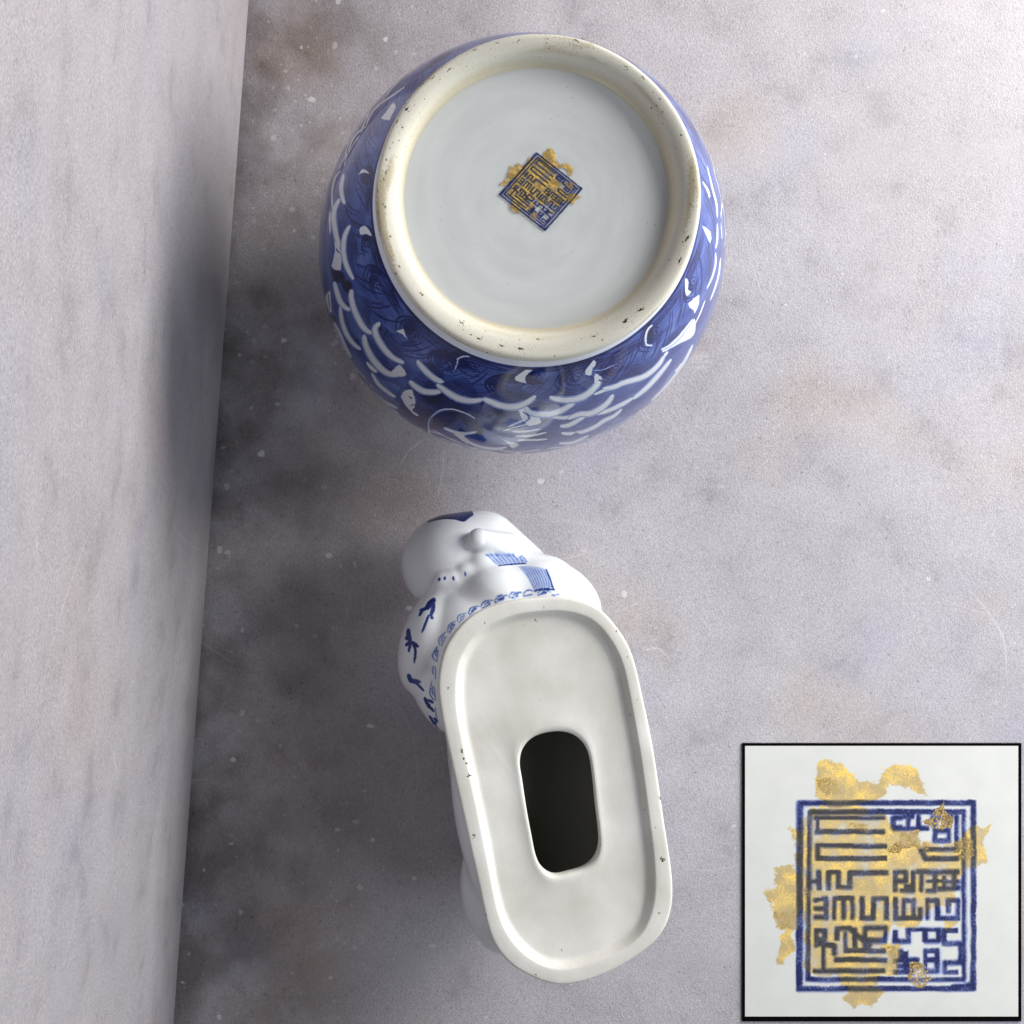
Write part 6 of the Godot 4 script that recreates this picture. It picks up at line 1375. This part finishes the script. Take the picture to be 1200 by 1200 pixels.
func outline(n: Array, count: int) -> PackedVector2Array:
	var raw := PackedVector2Array()
	var mid := Vector2.ZERO
	for i in range(0, n.size(), 2):
		raw.append(Vector2(n[i], n[i + 1]) / 10000.0)
		mid += raw[-1]
	mid /= raw.size()
	var ring := PackedVector2Array()
	var c := raw.size()
	for i in c:
		for k in 12:
			ring.append(raw[i].cubic_interpolate(raw[(i + 1) % c], raw[(i + c - 1) % c], raw[(i + 2) % c], k / 12.0))
	# resample at even angles round the middle
	var out := PackedVector2Array()
	for i in count:
		var dir := Vector2.from_angle(TAU * i / count)
		var best := 0.0
		for k in ring.size():
			var hit: Variant = Geometry2D.segment_intersects_segment(mid, mid + dir, ring[k], ring[(k + 1) % ring.size()])
			if hit != null:
				best = maxf(best, mid.distance_to(hit))
		out.append(mid + dir * best)
	return out


func make_figurine() -> void:
	var boy := thing("porcelain_figurine", Vector3(0.06, 0, 0.14), "white porcelain boy figurine lying on its back, pierced oval base turned up", "figurine")
	egg(Vector3(0.0003, 0.0450, -0.0000), Vector3(0.0500, 0.0450, 0.0980), 0.111, 0.012)
	egg(Vector3(0.0079, 0.0880, 0.0114), Vector3(0.0560, 0.0450, 0.1040), 0.111, 0.012)
	egg(Vector3(-0.0292, 0.0730, -0.0640), Vector3(0.0400, 0.0350, 0.0410), -0.450, 0.003)
	egg(Vector3(-0.0605, 0.0680, -0.0684), Vector3(0.0165, 0.0300, 0.0310), -0.280, 0.003)
	egg(Vector3(-0.0528, 0.0700, -0.0415), Vector3(0.0165, 0.0280, 0.0270), 0.450, 0.003)
	egg(Vector3(-0.0189, 0.0780, -0.0941), Vector3(0.0240, 0.0240, 0.0190), -0.250, 0.005)
	egg(Vector3(0.0075, 0.0760, -0.0902), Vector3(0.0300, 0.0280, 0.0240), -0.500, 0.006)
	limb(Vector3(-0.0210, 0.0720, -0.1092), Vector3(0.0060, 0.0660, -0.1031), 0.011, 0.014, 0.006)
	egg(Vector3(-0.0446, 0.0450, -0.1116), Vector3(0.0325, 0.0360, 0.0298), 0.000, 0.004)
	limb(Vector3(-0.0280, 0.0430, -0.1220), Vector3(-0.0095, 0.0500, -0.1053), 0.0205, 0.02, 0.008)
	limb(Vector3(-0.0328, 0.0780, -0.1266), Vector3(-0.0184, 0.0680, -0.1187), 0.0064, 0.0128, 0.0028)
	limb(Vector3(-0.0523, 0.0745, -0.0959), Vector3(-0.0303, 0.0760, -0.1103), 0.0095, 0.0105, 0.003)
	limb(Vector3(-0.0543, 0.0795, -0.1019), Vector3(-0.0476, 0.0765, -0.0969), 0.0046, 0.006, 0.003)
	limb(Vector3(-0.0510, 0.0805, -0.1033), Vector3(-0.0437, 0.0775, -0.0989), 0.0046, 0.006, 0.003)
	limb(Vector3(-0.0462, 0.0810, -0.1048), Vector3(-0.0395, 0.0780, -0.1013), 0.0046, 0.006, 0.003)
	limb(Vector3(-0.0400, 0.0810, -0.1081), Vector3(-0.0338, 0.0790, -0.1047), 0.0046, 0.006, 0.003)
	egg(Vector3(-0.0205, 0.0620, 0.0736), Vector3(0.0220, 0.0340, 0.0360), 0.111, 0.006)
	part("body", boy_mesh(), glaze(paint_boy(), 0.12), boy)

	# the base: rim, recess and pierced floor lofted between three outlines
	var n := 220
	var rim := outline([36.9,-966.3,158.9,-957.3,285.4,-912.1,384.8,-812.7,466.1,-672.7,524.8,-442.3,583.5,-153.2,637.7,208.2,682.9,533.4,669.4,718.6,592.6,854.1,430,976.1,240.2,1061.9,68.6,1084.5,-89.5,1030.3,-202.5,949,-283.8,813.5,-351.5,524.4,-423.8,199.1,-487.1,-85.5,-545.8,-379.1,-554.8,-550.7,-509.7,-717.9,-383.2,-867,-188.9,-943.8], n)
	var well := outline([23.4,-835.3,172.5,-821.8,285.4,-749.5,375.7,-582.4,430,-288.7,475.1,27.5,511.3,388.9,520.3,614.7,475.1,772.8,339.6,867.7,113.7,930.9,-30.8,894.8,-148.3,759.3,-211.5,569.6,-265.7,253.3,-329,-62.9,-374.1,-288.7,-387.7,-492,-365.1,-614,-279.3,-731.4,-143.7,-808.2], n)
	var hole := outline([250.5,-108.3,268.7,14.5,282.4,151,296,264.7,300.6,355.6,277.8,428.4,223.2,478.4,141.4,505.7,64,519.4,4.9,487.5,-36,414.8,-63.3,287.4,-86,164.6,-108.8,14.5,-122.4,-85.6,-104.2,-162.9,-45.1,-222,55,-249.3,145.9,-240.2,214.1,-190.2], n)
	var rings := [[0, 0, -0.0020, 0.1020], [0, 0, -0.0006, 0.1110], [0, 0, 0.0, 0.1150], [0, 0, 0.0, 0.1186], [0, 0, -0.0002, 0.1194], [0, 0, -0.0007, 0.11995], [0, 0, -0.0014, 0.1201], [0, 0, -0.0026, 0.12015],
		[0, 0.30, 0, 0.1202], [0, 0.49, 0, 0.1202], [0, 0.53, 0, 0.1201], [0, 0.57, 0, 0.1196], [0, 0.66, 0, 0.1180], [0, 0.75, 0, 0.1167], [0, 0.81, 0, 0.1162], [0, 0.90, 0, 0.1161], [1, 0.06, 0, 0.1161], [1, 0.20, 0, 0.1160], [1, 0.40, 0, 0.1159], [1, 0.60, 0, 0.1159], [1, 0.78, 0, 0.1160], [1, 0.88, 0, 0.1164], [1, 0.94, 0, 0.1167], [1, 0.98, 0, 0.1164], [1, 1.0, 0, 0.1152], [1, 1.0, 0.0004, 0.1075]]
	var wave := FastNoiseLite.new()
	wave.seed = 9
	wave.frequency = 22.0
	var st := SurfaceTool.new()
	st.begin(Mesh.PRIMITIVE_TRIANGLES)
	for r in rings:
		for i in n:
			var p: Vector2 = rim[i].lerp(well[i], r[1]) if r[0] == 0 else well[i].lerp(hole[i], r[1])
			if r[2] != 0.0:
				var nb: PackedVector2Array = rim if r[0] == 0 else hole
				var tn := (nb[(i + 1) % n] - nb[(i + n - 1) % n]).normalized()
				p += Vector2(tn.y, -tn.x) * r[2]
			st.set_uv((p - Vector2(-0.09, -0.12)) / 0.24)
			st.add_vertex(Vector3(p.x, r[3] + wave.get_noise_2d(p.x, p.y) * 0.0003, p.y))
	for k in rings.size() - 1:
		for i in n:
			var a := k * n + i
			var b := k * n + (i + 1) % n
			for t in [a, b, a + n, b, b + n, a + n]:
				st.add_index(t)
	st.generate_normals()
	part("base", st.commit(), biscuit(), boy)

	# the hollow seen through the hole, its shade put into a dark grey shell
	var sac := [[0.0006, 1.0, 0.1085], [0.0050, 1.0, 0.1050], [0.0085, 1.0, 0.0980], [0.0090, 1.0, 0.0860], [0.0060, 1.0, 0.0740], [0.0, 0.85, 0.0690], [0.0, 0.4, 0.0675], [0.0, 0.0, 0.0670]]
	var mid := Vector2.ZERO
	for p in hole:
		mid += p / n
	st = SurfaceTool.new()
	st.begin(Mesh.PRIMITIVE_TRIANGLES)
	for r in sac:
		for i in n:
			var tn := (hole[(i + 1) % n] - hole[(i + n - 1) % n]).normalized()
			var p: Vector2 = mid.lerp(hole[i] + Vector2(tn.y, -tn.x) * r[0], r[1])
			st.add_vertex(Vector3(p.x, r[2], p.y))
	for k in sac.size() - 1:
		for i in n:
			var a := k * n + i
			var b := k * n + (i + 1) % n
			for t in [a, b, a + n, b, b + n, a + n]:
				st.add_index(t)
	st.generate_normals()
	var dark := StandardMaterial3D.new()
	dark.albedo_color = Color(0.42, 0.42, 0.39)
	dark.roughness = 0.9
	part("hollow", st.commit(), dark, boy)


func biscuit() -> StandardMaterial3D:
	var s := 1024
	var n1 := noise_bytes(512, 0.01, 4, 401)
	var n2 := noise_bytes(512, 0.2, 2, 403)
	var out := PackedByteArray()
	out.resize(s * s * 3)
	var k := 0
	for y in s:
		for x in s:
			var v := (n1[((y >> 1) << 9) | (x >> 1)] - 128) * 0.10 + (n2[((y & 511) << 9) | (x & 511)] - 128) * 0.045
			out[k] = clampi(int(209 + v), 0, 255)
			out[k + 1] = clampi(int(207 + v), 0, 255)
			out[k + 2] = clampi(int(199 + v * 1.2), 0, 255)
			k += 3
	var im := Image.create_from_data(s, s, false, Image.FORMAT_RGB8, out)
	for i in 120:
		im.fill_rect(Rect2i(rng.randi_range(0, s - 3), rng.randi_range(0, s - 3), 1, 1 + rng.randi_range(0, 1)), Color(0.58, 0.56, 0.5))
	chip(im, -0.0040, -0.0844, 1.1, Color(0.16, 0.17, 0.24))
	chip(im, -0.0433, -0.0158, 1.8, Color(0.12, 0.12, 0.06))
	chip(im, -0.0424, -0.0113, 1.5, Color(0.12, 0.12, 0.06))
	chip(im, -0.0410, -0.0090, 1.4, Color(0.12, 0.12, 0.06))
	chip(im, -0.0397, -0.0027, 1.8, Color(0.12, 0.12, 0.06))
	chip(im, -0.0370, 0.0294, 1.6, Color(0.12, 0.12, 0.06))
	chip(im, 0.0620, 0.0095, 1.8, Color(0.14, 0.13, 0.08))
	chip(im, 0.0629, 0.0420, 2.2, Color(0.16, 0.15, 0.08))
	chip(im, 0.0462, -0.0343, 0.8, Color(0.2, 0.19, 0.15))
	chip(im, -0.0505, -0.0488, 1.0, Color(0.13, 0.12, 0.09))
	chip(im, 0.0100, 0.0913, 0.9, Color(0.2, 0.19, 0.16))
	chip(im, 0.0538, 0.0163, 0.6, Color(0.3, 0.29, 0.24))
	chip(im, 0.0593, 0.0253, 0.6, Color(0.3, 0.29, 0.24))
	chip(im, 0.0001, -0.0917, 0.8, Color(0.55, 0.56, 0.62))
	chip(im, 0.0385, -0.0790, 1.0, Color(0.4, 0.38, 0.3))
	chip(im, 0.0611, 0.0705, 1.4, Color(0.45, 0.43, 0.35))
	chip(im, -0.0306, 0.0714, 1.2, Color(0.45, 0.43, 0.35))
	chip(im, -0.0040, 0.1030, 1.0, Color(0.45, 0.43, 0.35))
	chip(im, 0.0498, -0.0424, 0.5, Color(0.3,0.3,0.3))
	chip(im, -0.0311, -0.0831, 1.0, Color(0.5,0.48,0.4))
	chip(im, 0.0444, -0.0650, 1.0, Color(0.5,0.48,0.4))
	var m := StandardMaterial3D.new()
	m.albedo_texture = tex(im)
	m.roughness = 0.85
	m.metallic_specular = 0.2
	m.heightmap_enabled = false
	return m


func chip(im: Image, x: float, z: float, size: float, c: Color) -> void:
	for i in int(3 + size * 6):
		var p := Vector2(x + 0.09, z + 0.12) / 0.24 * 1024.0 + Vector2(rng.randfn(0, size * 0.9), rng.randfn(0, size * 1.3))
		im.fill_rect(Rect2i(Vector2i(p), Vector2i(1 + int(rng.randf() * size * 1.2), 1 + int(rng.randf() * size * 1.5))), c.lerp(Color(0.5, 0.48, 0.42), rng.randf() * 0.4))
